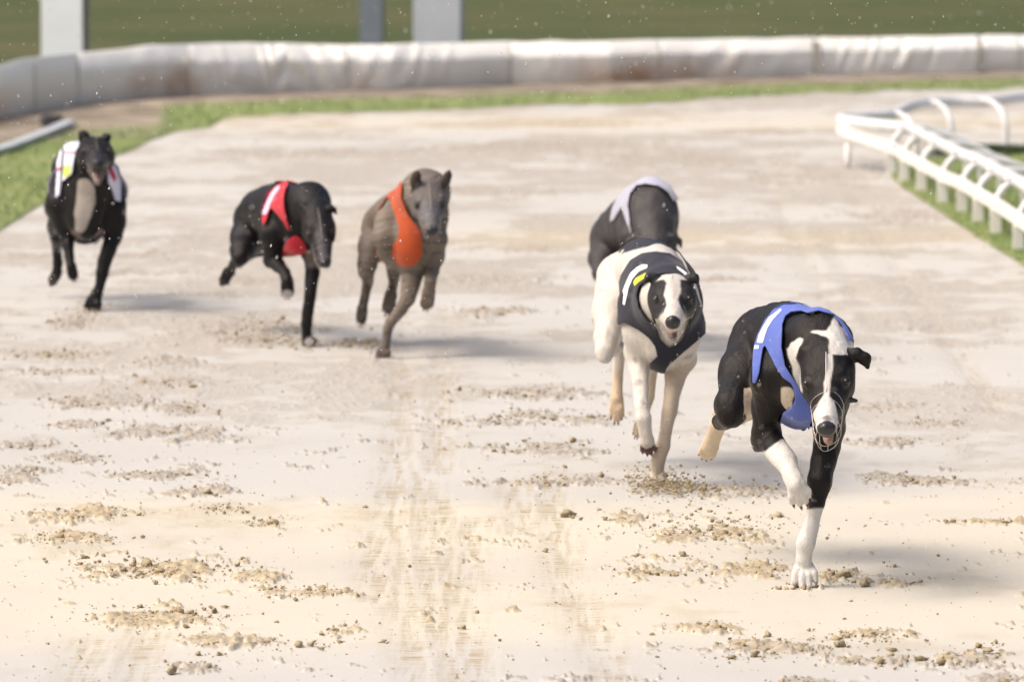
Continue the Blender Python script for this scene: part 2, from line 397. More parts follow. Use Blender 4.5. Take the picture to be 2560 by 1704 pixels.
for (cx, cy, hx, hy) in SC:
    if cy < 780: continue
    nn = int(hx*hy*0.085*(0.6+0.8*random.random())) + 12
    for _ in range(nn):
        px = random.gauss(cx, hx*0.6); py = random.gauss(cy, hy*0.65)
        if scuff_at(np.array([px]), np.array([py]), *[np.array([q]) for q in gnd(px, py)[:2]])[0] < 0.15 and random.random() < 0.65: continue
        s_ = 0.0013*math.exp(abs(random.gauss(0, 0.62))*1.2); s_ = min(s_, 0.013)
        p = gnd(px, py); cl.append(p+np.array([0, 0, s_*0.35+0.003])); cs.append(s_)
for _ in range(1800):
    py = random.uniform(950, 1740); px = random.uniform(-300, 2860); s_ = 0.0009*math.exp(abs(random.gauss(0, 0.7)))
    p = gnd(px, py); cl.append(p+np.array([0, 0, s_*0.4])); cs.append(s_)
for (px, py, s_) in [(1418,1290,.021),(1512,1300,.015),(1592,1391,.012),(1707,1390,.016),(1412,1168,.010),(2445,1618,.016),(2490,1608,.012),(2236,1417,.010),(1885,1640,.018),(1830,1645,.012),(1820,1505,.0),(1792,1573,.016),(1765,1570,.014),
   (1920,1590,.013),(445,1535,.024),(350,1518,.012),(548,1637,.010),(440,1430,.014),(425,1440,.012),(210,1395,.012),(258,1390,.009),(200,1411,.009),(648,1437,.012),(535,1275,.012),(495,1637,.011),(1160,1568,.008),(2090,1600,.012),
   (2230,1627,.014),(2300,1650,.016),(2375,1652,.016),(2110,1648,.011),(2200,1660,.018),(958,1605,.010),(850,1605,.009),(76,1285,.011),(138,1407,.0),(350,1185,.010),(395,1183,.010),(470,1020,.012),(270,1053,.011)]:
    if s_ > 0:
        s_ *= 0.72; p = gnd(px, py); cl.append(p+np.array([0, 0, s_*0.45])); cs.append(s_)
        for _ in range(7):
            q_ = s_*random.uniform(0.15, 0.45); cl.append(p+np.array([random.gauss(0, s_*1.6), random.gauss(0, s_*2.5), q_*0.4])); cs.append(q_)
V_, F_ = clod_mesh(cl, cs, 3)
o = mesh_np('sand_clods', V_, F_, clodM, smooth=False); tag(o, 'damp tan clods and crumbs of sand kicked up along the pale track', 'sand clods', kind='stuff')

# crumbs still in the air behind the feet
fl, fs = [], []
def spray(px, py, Y, n, sx, sz, zc, smax=0.005):
    b = pix(px, py, Y)
    for _ in range(n):
        p = b + np.array([random.gauss(0, sx), random.gauss(0, 0.12), 0]); p[2] = abs(random.gauss(zc, sz))+0.004
        fl.append(p); fs.append(min(smax, 0.0014*math.exp(abs(random.gauss(0, 0.7)))))
def at_ground(px, py): return gnd(px, py)[1]
spray(1645, 1222, at_ground(1645, 1219), 420, 0.045, 0.020, 0.008)
spray(1690, 1220, at_ground(1690, 1224), 260, 0.05, 0.014, 0.006)
spray(1600, 1190, at_ground(1600, 1215), 26, 0.04, 0.05, 0.04, 0.003)
spray(1750, 1228, at_ground(1750, 1240), 120, 0.10, 0.012, 0.005)
spray(1700, 1320, at_ground(1700, 1340), 70, 0.13, 0.03, 0.02, 0.006)
spray(1830, 1320, at_ground(1830, 1345), 80, 0.12, 0.03, 0.015, 0.006)
spray(650, 850, at_ground(650, 860), 160, 0.10, 0.035, 0.01, 0.008)
spray(740, 850, at_ground(740, 866), 80, 0.05, 0.02, 0.005, 0.006)
spray(185, 800, at_ground(185, 815), 90, 0.05, 0.022, 0.01, 0.008)
spray(240, 785, at_ground(240, 780), 50, 0.05, 0.012, 0.005, 0.006)
spray(900, 860, at_ground(900, 870), 70, 0.05, 0.02, 0.006, 0.006)
for (fx, fy, n_) in ((1985,1470,46), (2045,1466,30), (1632,1217,40), (1668,1216,40), (772,868,30), (958,893,24), (235,778,24)):
    for _ in range(n_):
        p = gnd(random.gauss(fx, 22), random.gauss(fy, 4)); q_ = 0.001*math.exp(abs(random.gauss(0, 0.8))); fl.append(p+np.array([0, 0, q_*0.5])); fs.append(min(q_, 0.006))
V_, F_ = clod_mesh(fl, fs, 5)
tag(mesh_np('flying_sand', V_, F_, clodM, smooth=False), 'spray of sand crumbs thrown up behind the running feet', 'sand spray', kind='stuff')

# ================================================================== FENCE
M = NT('padded_cover')
st = M.attr('stain'); c = M.ramp(M.noise(1.3, 5), [(0.35, (0.86, 0.85, 0.79)), (0.65, (0.92, 0.915, 0.87))])
c = M.mix(M.math('MULTIPLY', M.attr('grime'), 0.70, True), c, (0.50, 0.45, 0.36)); c = M.mix(st, c, (0.46, 0.26, 0.13))
M.l(c, M.b.inputs['Base Color']); M.set(Roughness=0.45, Specular_IOR_Level=0.5); M.bump(M.noise(7, 3), 0.3, 0.02)
coverM = M.m
M = NT('galvanised'); M.l(M.ramp(M.noise(6, 4), [(0.3, (0.42, 0.46, 0.50)), (0.7, (0.55, 0.59, 0.63))]), M.b.inputs['Base Color']); M.set(Roughness=0.5, Metallic=0.2); galvM = M.m
fence = empty('padded_fence', gnd(1280, 217)); tag(fence, 'low white tarpaulin padded fence curving round the outside of the bend', 'fence')
seams = [-700, -480, -250, -60, 88, 196, 470, 868, 1276, 1649, 2041, 2452, 2548, 2900, 3300]
inv = lambda o: Vector((-o.location.x, -o.location.y, -o.location.z))
def fence_profile(u):  # u 0 bottom front .. 1 back bottom: (depth, height fraction)
    pts = [(0.00, 0.0), (0.0, 0.35), (0.010, 0.68), (0.045, 0.78), (0.11, 0.90), (0.17, 0.985), (0.19, 1.0), (0.21, 0.9), (0.215, 0.7), (0.22, 0.0)]
    us = np.linspace(0, 1, len(pts)); p = np.array(pts)
    return np.interp(u, us, p[:, 0]), np.interp(u, us, p[:, 1])
for si, (a, b) in enumerate(zip(seams[:-1], seams[1:])):
    n = max(8, int((b-a)/5)); us = np.concatenate([np.linspace(0, 0.62, 26), np.linspace(0.66, 1, 9)]); Vp, stn, grm = [], [], []
    for i in range(n+1):
        px = a+(b-a)*i/n; B, top = fence_at(px); out = B[:2]/np.linalg.norm(B[:2])
        e = min(i, n-i)/max(1, n); ke = 1.0 if (i < n/2 and a in (2041, 2452)) or (i >= n/2 and b in (2041, 2452)) else 0.25; edge = -0.012*ke*math.exp(-(min(i, n-i)*(b-a)/n/6.0)**2)
        for u in us:
            dd, hh = fence_profile(u)
            wob = 9*float(vnoise(px/38.0, 2.2)); fold = 0.022*math.exp(-((px-700)/130.0)**2)*math.sin((px + hh*95)*0.085 + wob) + 0.012*math.exp(-((px-1010)/120.0)**2)*math.sin((px - hh*80)*0.06+wob)
            fold += 0.014*math.exp(-((px-2210)/150.0)**2)*math.sin((px - hh*110)*0.055+wob) + 0.012*math.exp(-((px-1830)/80.0)**2)*math.sin((px-hh*90)*0.07+wob)
            fold += 0.012*(float(vnoise(px/45.0, hh*2.2+si*3, 4))-0.5) + 0.006*(float(vnoise(px/14.0, hh*3, 6))-0.5)
            sag = 0.012*float(vnoise(px/60.0, 7.7))
            d = dd - fold*min(1, hh*2.5) - edge*2
            z = hh*(top-sag+edge) + 0.0
            Vp.append((B[0]+out[0]*d, B[1]+out[1]*d, z-0.004))
            s = 0
            for (sx, w_, k) in ((1580, 75, 1.3), (1500, 70, 0.9), (1700, 85, 0.9), (445, 50, 1.2), (380, 60, 0.8), (0, 40, 0.5), (1820, 35, 0.6), (900, 60, 0.4)):
                s = max(s, k*math.exp(-((px-sx)/w_)**2)*math.exp(-((hh-0.25)/0.38)**2))
            s *= 0.2+0.75*float(fbm(px/30.0, hh*3, 3, 9))
            stn.append(min(1, s)); g_ = float(sstep(0.75, 0.05, hh))*(0.35+0.6*float(fbm(px/70.0, hh*1.5+4, 3, 14)))+0.5*float(sstep(0.14, 0.0, hh))
            grm.append(min(1, g_*(0.55 if 2041 < px < 2452 else 1)) if u < 0.75 else 0.3)
    m = len(us); i = np.arange((n+1)*m).reshape(n+1, m); q = np.stack([i[:-1, :-1], i[:-1, 1:], i[1:, 1:], i[1:, :-1]], -1).reshape(-1, 4)
    ob = mesh_np('cover_panel', np.array(Vp)-np.array(fence.location), q, coverM, fence, attrs={'stain': stn, 'grime': grm})
    B, top = fence_at(b)
    # seam post behind the joint
def box(V, F, c, h, rot=0.0):
    ca, sa = math.cos(rot), math.sin(rot); o_ = len(V)
    for dz in (-1, 1):
        for dx, dy in ((-1, -1), (1, -1), (1, 1), (-1, 1)):
            x, y = dx*h[0], dy*h[1]; V.append((c[0]+x*ca-y*sa, c[1]+x*sa+y*ca, c[2]+dz*h[2]))
    for f in ((0, 3, 2, 1), (4, 5, 6, 7), (0, 1, 5, 4), (1, 2, 6, 5), (2, 3, 7, 6), (3, 0, 4, 7)): F.append(tuple(o_+k for k in f))
postM = simple('weathered_post', (0.42, 0.41, 0.36), 0.8)
for s_ in seams:
    B, top = fence_at(s_); V, F = [], []
    w_ = 0.030 if s_ == 2041 else 0.012 if s_ == 2452 else 0.004
    box(V, F, (B[0], B[1]-0.006 + 0.02, top*0.44), (w_, 0.02, top*0.44), 0)
    ob = mesh_np('post', np.array(V)-np.array(fence.location), F, postM, fence, smooth=False)

def tube(path, r, n=10, cap=True):
    path = [np.asarray(p, float) for p in path]; V = []; F = []; rr = r if hasattr(r, '__len__') else [r]*len(path)
    prev = None
    for i, p in enumerate(path):
        t = path[min(i+1, len(path)-1)]-path[max(i-1, 0)]; t = t/(np.linalg.norm(t)+1e-12)
        if prev is None:
            a = np.array([0, 0, 1.0]) if abs(t[2]) < 0.9 else np.array([1.0, 0, 0])
        else: a = prev
        n1 = a-t*np.dot(a, t); n1 /= np.linalg.norm(n1)+1e-12; prev = n1; n2 = np.cross(t, n1)
        for k in range(n):
            th = 2*math.pi*k/n; V.append(p+rr[i]*(math.cos(th)*n1+math.sin(th)*n2))
    for i in range(len(path)-1):
        for k in range(n): F.append((i*n+k, i*n+(k+1) % n, (i+1)*n+(k+1) % n, (i+1)*n+k))
    if cap: F.append(tuple(range(n-1, -1, -1))); F.append(tuple((len(path)-1)*n+k for k in range(n)))
    return V, F
def join(parts):
    V, F = [], []
    for v, f in parts:
        o_ = len(V); V += list(v); F += [tuple(o_+k for k in t) for t in f]
    return V, F

# ---- floodlight columns behind the fence
def column(x0, x1, Yb, hgt, name, label, col, sides=8, cable=False):
    c = pix((x0+x1)/2, 110, Yb); w_ = (x1-x0)/2*Yb/FPX
    M = simple(name+'_paint', col, 0.5, 0.1, var=0.06, scale=3)
    root = empty(name, (c[0], Yb, 0)); tag(root, label, 'column', 'columns behind the fence')
    V, F = [], []
    box(V, F, (0, 0, hgt/2), (w_, w_*0.8, hgt/2), -0.10); mesh_np('shaft', V, F, M, root, smooth=False)
    V, F = [], []; box(V, F, (0, 0, 0.012), (w_*1.7, w_*1.7, 0.012)); mesh_np('base_plate', V, F, galvM, root, smooth=False)
    V, F = [], []; box(V, F, (0, -w_*0.98, 0.8+0.55), (w_*0.45, 0.006, 0.3)); mesh_np('access_door', V, F, M, root, smooth=False)
    if cable:
        vs = []
        for k, xx in enumerate((0.80, 0.93)):
            pts = [(w_*(1.0+0.14*(k-0.2)), -w_*0.35+0.01*math.sin(z*9+k), z) for z in np.linspace(0.16, hgt-1, 60)]
            vs.append(tube(pts, 0.014, 6))
        V, F = join(vs); mesh_np('cable', V, F, simple('cable_rubber', (0.16, 0.15, 0.15), 0.6), root)
        V, F = [], []
        for z in (0.28, 0.9, 1.6, 2.6): box(V, F, (w_*0.98, -w_*0.35, z), (0.034, 0.03, 0.015))
        mesh_np('cable_clip', V, F, galvM, root, smooth=False)
    return root
column(109, 212, fence_at(160)[0][1]+1.6, 8.0, 'floodlight_column', 'thick pale blue grey column with a dark cable down its side, at the left end of the fence', (0.74, 0.80, 0.83), 16, True)
column(902, 958, fence_at(930)[0][1]+3.0, 7.0, 'support_post', 'thin dark slate grey post behind the white fence beside the wide pale column', (0.20, 0.235, 0.28), 12)
column(1038, 1155, fence_at(1090)[0][1]+1.6, 8.0, 'floodlight_column', 'thick pale grey column without cable, right next to the thin dark post', (0.50, 0.54, 0.60), 16)

# ---- hare rail on the outer verge (left)
pl = [gnd(*q) for q in [(-700,640),(-400,510),(-150,430),(0,392),(60,370),(120,346),(175,322)]]
rail_path = []
for a, b in zip(pl[:-1], pl[1:]):
    for k in range(6): rail_path.append(a+(b-a)*k/6+np.array([0, 0, 0.03]))
rail_path.append(pl[-1]+np.array([0, 0, 0.03]))
root = empty('lure_rail', rail_path[10]); tag(root, 'low grey metal lure rail lying in the grass at the left edge', 'rail')
V, F = [], []
for i in range(len(rail_path)-1):
    a, b = rail_path[i], rail_path[i+1]; m_ = (a+b)/2; L = np.linalg.norm(b-a)/2; box(V, F, m_+np.array([0, 0, 0.008]), (L+0.002, 0.035, 0.012), math.atan2(b[1]-a[1], b[0]-a[0]))
mesh_np('rail_top', np.array(V)-np.array(root.location), F, galvM, root, smooth=False)
for i in range(2, len(rail_path)-1, 5):
    V, F = [], []; box(V, F, rail_path[i]+np.array([0, 0, -0.018]), (0.012, 0.02, 0.022)); mesh_np('rail_foot', np.array(V)-np.array(root.location), F, postM, root, smooth=False)
# dark drain block near it
p = gnd(130, 322); V, F = [], []; box(V, F, (0, 0, 0.03), (0.06, 0.09, 0.03), 0.2); box(V, F, (0, 0, 0.068), (0.05, 0.08, 0.008), 0.2)
o = mesh_np('lure_rail_box', V, F, simple('dark_iron', (0.06, 0.06, 0.06), 0.6), smooth=False); o.location = p
tag(o, 'small dark metal box on the bare earth at the end of the lure rail', 'box')

# ================================================================== RUNNING RAIL (right)
M = NT('white_plastic'); M.l(M.ramp(M.noise(9, 4), [(0.3, (0.60, 0.61, 0.62)), (0.7, (0.70, 0.71, 0.73))]), M.b.inputs['Base Color']); M.set(Roughness=0.35); whiteM = M.m
M = NT('aged_plastic'); M.l(M.ramp(M.noise(9, 4), [(0.3, (0.72, 0.70, 0.67)), (0.7, (0.82, 0.81, 0.78))]), M.b.inputs['Base Color']); M.set(Roughness=0.5); agedM = M.m
def spline(pts, n=8):
    pts = [np.asarray(p, float) for p in pts]; out = []
    for i in range(len(pts)-1):
        p0 = pts[max(i-1, 0)]; p1 = pts[i]; p2 = pts[i+1]; p3 = pts[min(i+2, len(pts)-1)]
        for k in range(n):
            t = k/n; out.append(0.5*((2*p1)+(-p0+p2)*t+(2*p0-5*p1+4*p2-p3)*t*t+(-p0+3*p1-3*p2+p3)*t**3))
    out.append(pts[-1]); return out
near_g = [(3300,1190),(3100,1045),(2900,893),(2700,745),(2545,631),(2488,590),(2444,562),(2404,536),(2355,514),(2303,484),(2259,459),(2227,440)]
loop_g = near_g + [(2170,428),(2120,421),(2088,416),(2100,409),(2150,406),(2215,400),(2262,378),(2310,367),(2367,363),(2468,361),(2560,350),(2700,342),(2900,336),(3300,330)]
rr_root = empty('running_rail', gnd(2227, 440)); tag(rr_root, 'white plastic inside running rail curving along the infield grass on curved brackets', 'rail')
O_ = np.array(rr_root.location)
up_path = spline([gnd(*q)+np.array([0.10 if i_ < 12 else 0.03, 0.02, 0.235]) for i_, q in enumerate(loop_g)], 8)
V, F = tube(up_path, 0.031, 12); mesh_np('top_rail', np.array(V)-O_, F, whiteM, rr_root)
lo_path = spline([gnd(*q)+np.array([0, 0, z_]) for q, z_ in zip(near_g+[(2170,428),(2120,421),(2096,417)], [0.140]*11+[0.145, 0.16, 0.185, 0.205])], 8)
V, F = [], []
for i in range(len(lo_path)-1):
    a, b = lo_path[i], lo_path[i+1]; L = np.linalg.norm(b-a)/2
    box(V, F, (a+b)/2, (L+0.001, 0.012, 0.026), math.atan2(b[1]-a[1], b[0]-a[0]))
mesh_np('lower_rail', np.array(V)-O_, F, agedM, rr_root, smooth=False)
kp = list(near_g[::-1])
post_px = [(2227,440),(2259,459),(2303,484),(2355,514),(2404,536),(2444,562),(2488,590),(2545,631),(2612,681),(2690,738),(2780,804),(2880,878),(3000,970)]
V0, F0 = [], []; box(V0, F0, (0, 0, 0.059), (0.024, 0.010, 0.059)); 
me0 = None
for q in post_px:
    g = gnd(*q)
    if me0 is None: o = mesh_np('rail_post', V0, F0, agedM, rr_root, smooth=False); me0 = o.data
    else: o = bpy.data.objects.new('rail_post', me0); link(o); o.parent = rr_root
    o.location = g-O_+np.array([0, -0.014, 0])
def bracket(g, d):
    pts = [g+d+np.array([0, 0, 0.0]), g+d+np.array([0, 0, 0.07]), g+d*0.97+np.array([0, 0, 0.14]), g+d*0.80+np.array([0, 0, 0.20]), g+d*0.5+np.array([0, 0, 0.235]), g+d*0.2+np.array([0, 0, 0.245]), g+np.array([0, 0, 0.24])]
    V, F = tube(spline(pts, 4), 0.016, 8); mesh_np('bracket', np.array(V)-O_, F, whiteM, rr_root)
def arm(g):
    pts = [g+np.array([-0.004, -0.012, 0.13]), g+np.array([0.02, -0.01, 0.185]), g+np.array([0.06, 0.0, 0.225]), g+np.array([0.12, 0.03, 0.23])]
    V, F = tube(spline(pts, 4), 0.017, 8); mesh_np('bracket', np.array(V)-O_, F, whiteM, rr_root)
for q in post_px: bracket(gnd(*q)+np.array([0.04, 0, 0]), np.array([0.34, 0.05, 0])); arm(gnd(*q))
for q in [(2225,398),(2315,366),(2450,362),(2585,348),(2760,340),(2960,335)]: bracket(gnd(*q), np.array([0.12, -0.30, 0]))
V, F = tube([gnd(2120,421)+np.array([0, 0, z]) for z in (0, 0.05, 0.125)], 0.016, 8); mesh_np('rail_post', np.array(V)-O_, F, agedM, rr_root)
# patch of darker, taller blades at far edge of the infield
c_ = gnd(2470, 388); pts = c_ + np.stack([RNG.normal(0, 0.10, 5000), RNG.normal(0, 0.10, 5000), np.zeros(5000)], -1)
M = NT('dark_blades'); M.l(M.ramp(M.noise(14, 3), [(0.3, (0.03, 0.055, 0.02)), (0.7, (0.06, 0.095, 0.035))]), M.b.inputs['Base Color']); M.set(Roughness=0.9)
tag(blades('dark_blade_patch', pts, 0.03+0.03*RNG.random(5000), M.m), 'patch of darker, taller green blades round the foot of the far rail bracket', 'grass', kind='stuff')

# ================================================================== DOGS
class Dog:
    def __init__(s, name, x0, y0, k, paw, vox):
        s.name = name; s.x0, s.y0, s.k = x0, y0, k; s.vox = vox; s.prims = []
        g = gnd(x0+k*paw[0], y0+k*paw[1]); s.Y0 = g[1]; s.org = g; s.head = None; s.loose = []
    def p(s, x, y, Y): return pix(s.x0+s.k*x, s.y0+s.k*y, s.Y0+Y)
    def cone(s, a, ra, b, rb, tag='body', k=0.012):
        s.prims.append(('c', np.array(a), np.array(b), ra, rb, tag, k))
    def chain(s, pts, tag='body', k=0.012):
        leg = tag in ('RF', 'LF', 'RH', 'LH', 'RF_low', 'RF_up', 'RH_mid', 'tail')
        for i, (a, b) in enumerate(zip(pts[:-1], pts[1:])): s.cone(s.p(*a[:3]), a[3], s.p(*b[:3]), b[3], tag, min(k, 0.005) if leg and i > 0 else k)
    def ell(s, c, ax, r, tag='body', k=0.012):   # ax: 3 unit axes rows
        s.prims.append(('e', np.array(c), np.array(ax), np.array(r), None, tag, k))
    def loft(s, st, tag='torso', k=0.03):       # stations (x,y,Y,w,h)
        s.prims.append(('l', np.array([s.p(*q[:3]) for q in st]), np.array([q[3:5] for q in st]), None, None, tag, k))
    def paw(s, wrist, tip, r=0.019, spread=1.0, white=None, tag='paw', lead=0):
        """four toes from the wrist point to the tip point (image x,y,Y)"""
        r = r*0.78; a = s.p(*wrist); b = s.p(*tip); d = b-a; L = np.linalg.norm(d); d = d/L
        lat = np.cross(d, np.array([0, 1.0, 0])); lat[1] *= 0.3; lat /= np.linalg.norm(lat)+1e-9
        up = np.cross(lat, d); up /= np.linalg.norm(up)
        if up[1] > 0: up = -up       # the back of the paw faces the viewer
        Lf = L
        for i, (o_, l_) in enumerate(((-1.6, 0.78), (-0.55, 1.0), (0.55, 1.0), (1.6, 0.78))):
            root = a + lat*o_*r*0.33; kn = a + d*Lf*0.52*l_ + lat*o_*r*0.54*spread + up*r*0.34; te = a + d*Lf*0.90*l_ + lat*o_*r*0.60*spread - up*r*0.05
            s.cone(root, r*0.46, kn, r*0.38, tag, 0.003); s.cone(kn, r*0.38, te, r*0.33, tag, 0.001)
            s.loose.append(('nail', te+d*r*0.30+up*r*0.12, te+d*r*0.78-up*r*0.22, r*0.16, r*0.05))
        s.cone(a + d*Lf*0.35 - up*r*0.42, r*0.55, a + d*Lf*0.62 - up*r*0.42, r*0.5, 'pad', 0.004)
    def set_head(s, C, N, scale=1.0, open_=0.02, roll=0.0, ears=None, earr=0.012, deep=None):
        c = s.p(*C); n = s.p(*N); f = n-c; f /= np.linalg.norm(f)
        up = np.array([0, 0, 1.0]); r_ = np.cross(f, up); r_ /= np.linalg.norm(r_); u = np.cross(r_, f)
        ca, sa = math.cos(roll), math.sin(roll); r2 = r_*ca+u*sa; u2 = np.cross(r2, f)
        # r2: dog's right = image left when it faces the viewer
        s.head = (c, r2, f, u2, scale); S = scale
        H = lambda x, y, z: c + S*(x*r2 + y*f + z*u2)
        AX = np.array([r2, f, u2])
        s.ell(H(0, 0.0, 0.002), AX, np.array([0.053, 0.072, 0.046])*S, 'head', 0.03)
        for sd_ in (-1, 1):
            s.ell(H(sd_*0.037, 0.024, -0.016), AX, np.array([0.021, 0.050, 0.034])*S, 'head', 0.015)   # jaw muscle
            s.cone(H(sd_*0.030, 0.050, 0.021), 0.012*S, H(sd_*0.036, 0.030, 0.022), 0.011*S, 'head', 0.012)  # brow
            s.cone(H(sd_*0.024, 0.070, -0.018), 0.018*S, H(sd_*0.012, 0.150, -0.022), 0.013*S, 'head', 0.014)   # cheek / lips
            s.ell(H(sd_*0.037, 0.062, 0.012), AX, np.array([0.012, 0.013, 0.011])*S, 'eyelid', 0.006)
        s.cone(H(0, 0.035, 0.000), 0.037*S, H(0, 0.105, -0.006), 0.0285*S, 'head', 0.02)
        s.cone(H(0, 0.105, -0.006), 0.0285*S, H(0, 0.186, -0.012), 0.0225*S, 'head', 0.012)
        s.ell(H(0, 0.203, -0.006), AX, np.array([0.0195, 0.013, 0.0155])*S, 'nose', 0.005)
        for sd_ in (-1, 1): s.prims.append(('cut', H(sd_*0.0085, 0.216, -0.006), None, 0.0042*S, None, 'nostril', 0.003))
        jo = open_
        s.cone(H(0, 0.02, -0.034), 0.026*S, H(0, 0.085, -0.036-jo*0.45), 0.0175*S, 'jaw', 0.015)
        s.cone(H(0, 0.085, -0.036-jo*0.45), 0.0175*S, H(0, 0.168, -0.036-jo), 0.0105*S, 'jaw', 0.006)
        if open_ > 0.012:
            s.cone(H(0, 0.07, -0.030-jo*0.35), 0.013*S, H(0, 0.158, -0.028-jo*0.62), 0.0085*S, 'tongue', 0.003)
        s.ears_spec = ears
        for sd_, pts in (ears or []):
            q = [H(-t[0], t[1], t[2]) for t in pts]
            for a, b, ta, tb in zip(q[:-1], q[1:], pts[:-1], pts[1:]): s.cone(a, ta[3]*S, b, tb[3]*S, 'ear', 0.008)
        for sd_ in (-1, 1):
            s.loose.append(('eye', H(sd_*0.043, 0.072, 0.014), None, 0.0085*S, None))
        s.H = H

    # ---- field
    def dist(s, prim, P_):
        k = prim[0]
        if k in ('c', 'cut'):
            a = prim[1]; b = prim[2] if prim[2] is not None else a+1e-6; ra = prim[3]; rb = prim[4] if prim[4] is not None else ra
            ab = b-a; t = np.clip(((P_-a)@ab)/(ab@ab+1e-12), 0, 1); d = P_-a-t[:, None]*ab
            return np.sqrt((d*d).sum(1))-(ra+(rb-ra)*t), t
        if k == 'e':
            c, ax, r = prim[1], prim[2], prim[3]; q = (P_-c)@ax.T; qr = q/r
            k0 = np.sqrt((qr*qr).sum(1)); k1 = np.sqrt(((q/(r*r))**2).sum(1))+1e-9
            return k0*(k0-1)/k1, np.zeros(len(P_))
        if k == 'l':
            C, R = prim[1], prim[2]; best = np.full(len(P_), 1e9); bt = np.zeros(len(P_))
            up = np.array([0, 0, 1.0])
            for i in range(len(C)-1):
                ab = C[i+1]-C[i]; L = np.linalg.norm(ab); f = ab/L; lat = np.cross(f, up); lat /= np.linalg.norm(lat)
                u = np.cross(lat, f)
                d = P_-C[i]; tl = (d@f)/L; t = np.clip(tl, 0, 1); w_ = R[i]+(R[i+1]-R[i])*t[:, None]
                dd = d-(t*L)[:, None]*f; x = dd@lat; z = dd@u; y = dd@f; mn = w_.min(1)
                w0 = w_[:, 0]*(1.0-0.10*np.clip(z/w_[:, 1], -1, 1)**2)
                k0 = np.sqrt((x/w0)**2+(z/w_[:, 1])**2+(y/mn)**2); k1 = np.sqrt((x/w0**2)**2+(z/w_[:, 1]**2)**2+(y/mn**2)**2)+1e-6
                v = k0*(k0-1)/k1
                m = v < best; best = np.where(m, v, best); bt = np.where(m, i+t, bt)
            return best, bt
    def bbox(s, prim):
        k = prim[0]
        if k == 'c': return np.minimum(prim[1]-prim[3], prim[2]-prim[4]), np.maximum(prim[1]+prim[3], prim[2]+prim[4])
        if k == 'cut': return prim[1]-prim[3], prim[1]+prim[3]
        if k == 'e': r = prim[3].max(); return prim[1]-r, prim[1]+r
        if k == 'l': m = prim[2].max(); return prim[1].min(0)-m, prim[1].max(0)+m
    def field(s, prims, vox, off=0.0, kadd=0.0):
        bs = [s.bbox(p) for p in prims]; lo = np.min([b[0] for b in bs], 0)-0.03-off; hi = np.max([b[1] for b in bs], 0)+0.03+off
        n = np.ceil((hi-lo)/vox).astype(int)+1; G = np.full(n, 0.2, dtype=np.float32)
        for p, (bl, bh) in zip(prims, bs):
            kk = p[6]+kadd; pad = kk*1.5+off+vox*3
            i0 = np.maximum(0, np.floor((bl-pad-lo)/vox).astype(int)); i1 = np.minimum(n, np.ceil((bh+pad-lo)/vox).astype(int)+1)
            ax = [lo[j]+vox*np.arange(i0[j], i1[j]) for j in range(3)]
            X, Y, Z = np.meshgrid(*ax, indexing='ij'); P_ = np.stack([X.ravel(), Y.ravel(), Z.ravel()], -1)
            d, _ = s.dist(p, P_); d = d.reshape(X.shape); sl = tuple(slice(i0[j], i1[j]) for j in range(3)); g = G[sl]
            if p[0] == 'cut': h = np.maximum(kk-np.abs(g+d), 0)/kk; G[sl] = np.maximum(g, -d)+h*h*kk*0.25
            else: h = np.maximum(kk-np.abs(g-d), 0)/kk; G[sl] = np.minimum(g, d)-h*h*kk*0.25
        return G-off, lo
def surface_nets(G, lo, vox):
    s = (G < 0); c = s[:-1, :-1, :-1].astype(np.int8)
    cnt = sum(s[a:s.shape[0]-1+a, b:s.shape[1]-1+b, c_:s.shape[2]-1+c_].astype(np.int8) for a in (0, 1) for b in (0, 1) for c_ in (0, 1))
    act = (cnt > 0) & (cnt < 8); ids = -np.ones(act.shape, dtype=np.int64); I, J, K = np.nonzero(act); n = len(I); ids[I, J, K] = np.arange(n)
    acc = np.zeros((n, 3)); m = np.zeros(n)
    cor = [(a, b, c_) for a in (0, 1) for b in (0, 1) for c_ in (0, 1)]
    for i, A in enumerate(cor):
        for B in cor[i+1:]:
            if sum(x != y for x, y in zip(A, B)) != 1: continue
            ga = G[I+A[0], J+A[1], K+A[2]]; gb = G[I+B[0], J+B[1], K+B[2]]; x = (ga < 0) != (gb < 0)
            t = np.where(x, ga/np.where(x, ga-gb, 1), 0); pos = np.array(A)[None]+t[:, None]*(np.array(B)-np.array(A))[None]
            acc += pos*x[:, None]; m += x
    V = (np.stack([I, J, K], -1)+acc/m[:, None])*vox+lo
    F = []
    for axis in range(3):
        sa = s; d = [0, 0, 0]; d[axis] = 1
        A = s[:s.shape[0]-d[0], :s.shape[1]-d[1], :s.shape[2]-d[2]]; B = s[d[0]:, d[1]:, d[2]:]
        e = A != B; i, j, k = np.nonzero(e); o1, o2 = [(1, 2), (2, 0), (0, 1)][axis]
        P_ = np.stack([i, j, k], -1); ok = (P_[:, o1] > 0) & (P_[:, o2] > 0) & (P_[:, o1] < act.shape[o1]) & (P_[:, o2] < act.shape[o2]); P_ = P_[ok]
        def at(da, db):
            q = P_.copy(); q[:, o1] -= da; q[:, o2] -= db; return ids[q[:, 0], q[:, 1], q[:, 2]]
        f = np.stack([at(1, 1), at(0, 1), at(0, 0), at(1, 0)], -1); ins = s[P_[:, 0], P_[:, 1], P_[:, 2]]
        f = np.where(ins[:, None], f, f[:, ::-1]); F.append(f)
    F = np.concatenate(F); F = F[(F >= 0).all(1)]
    return V, F
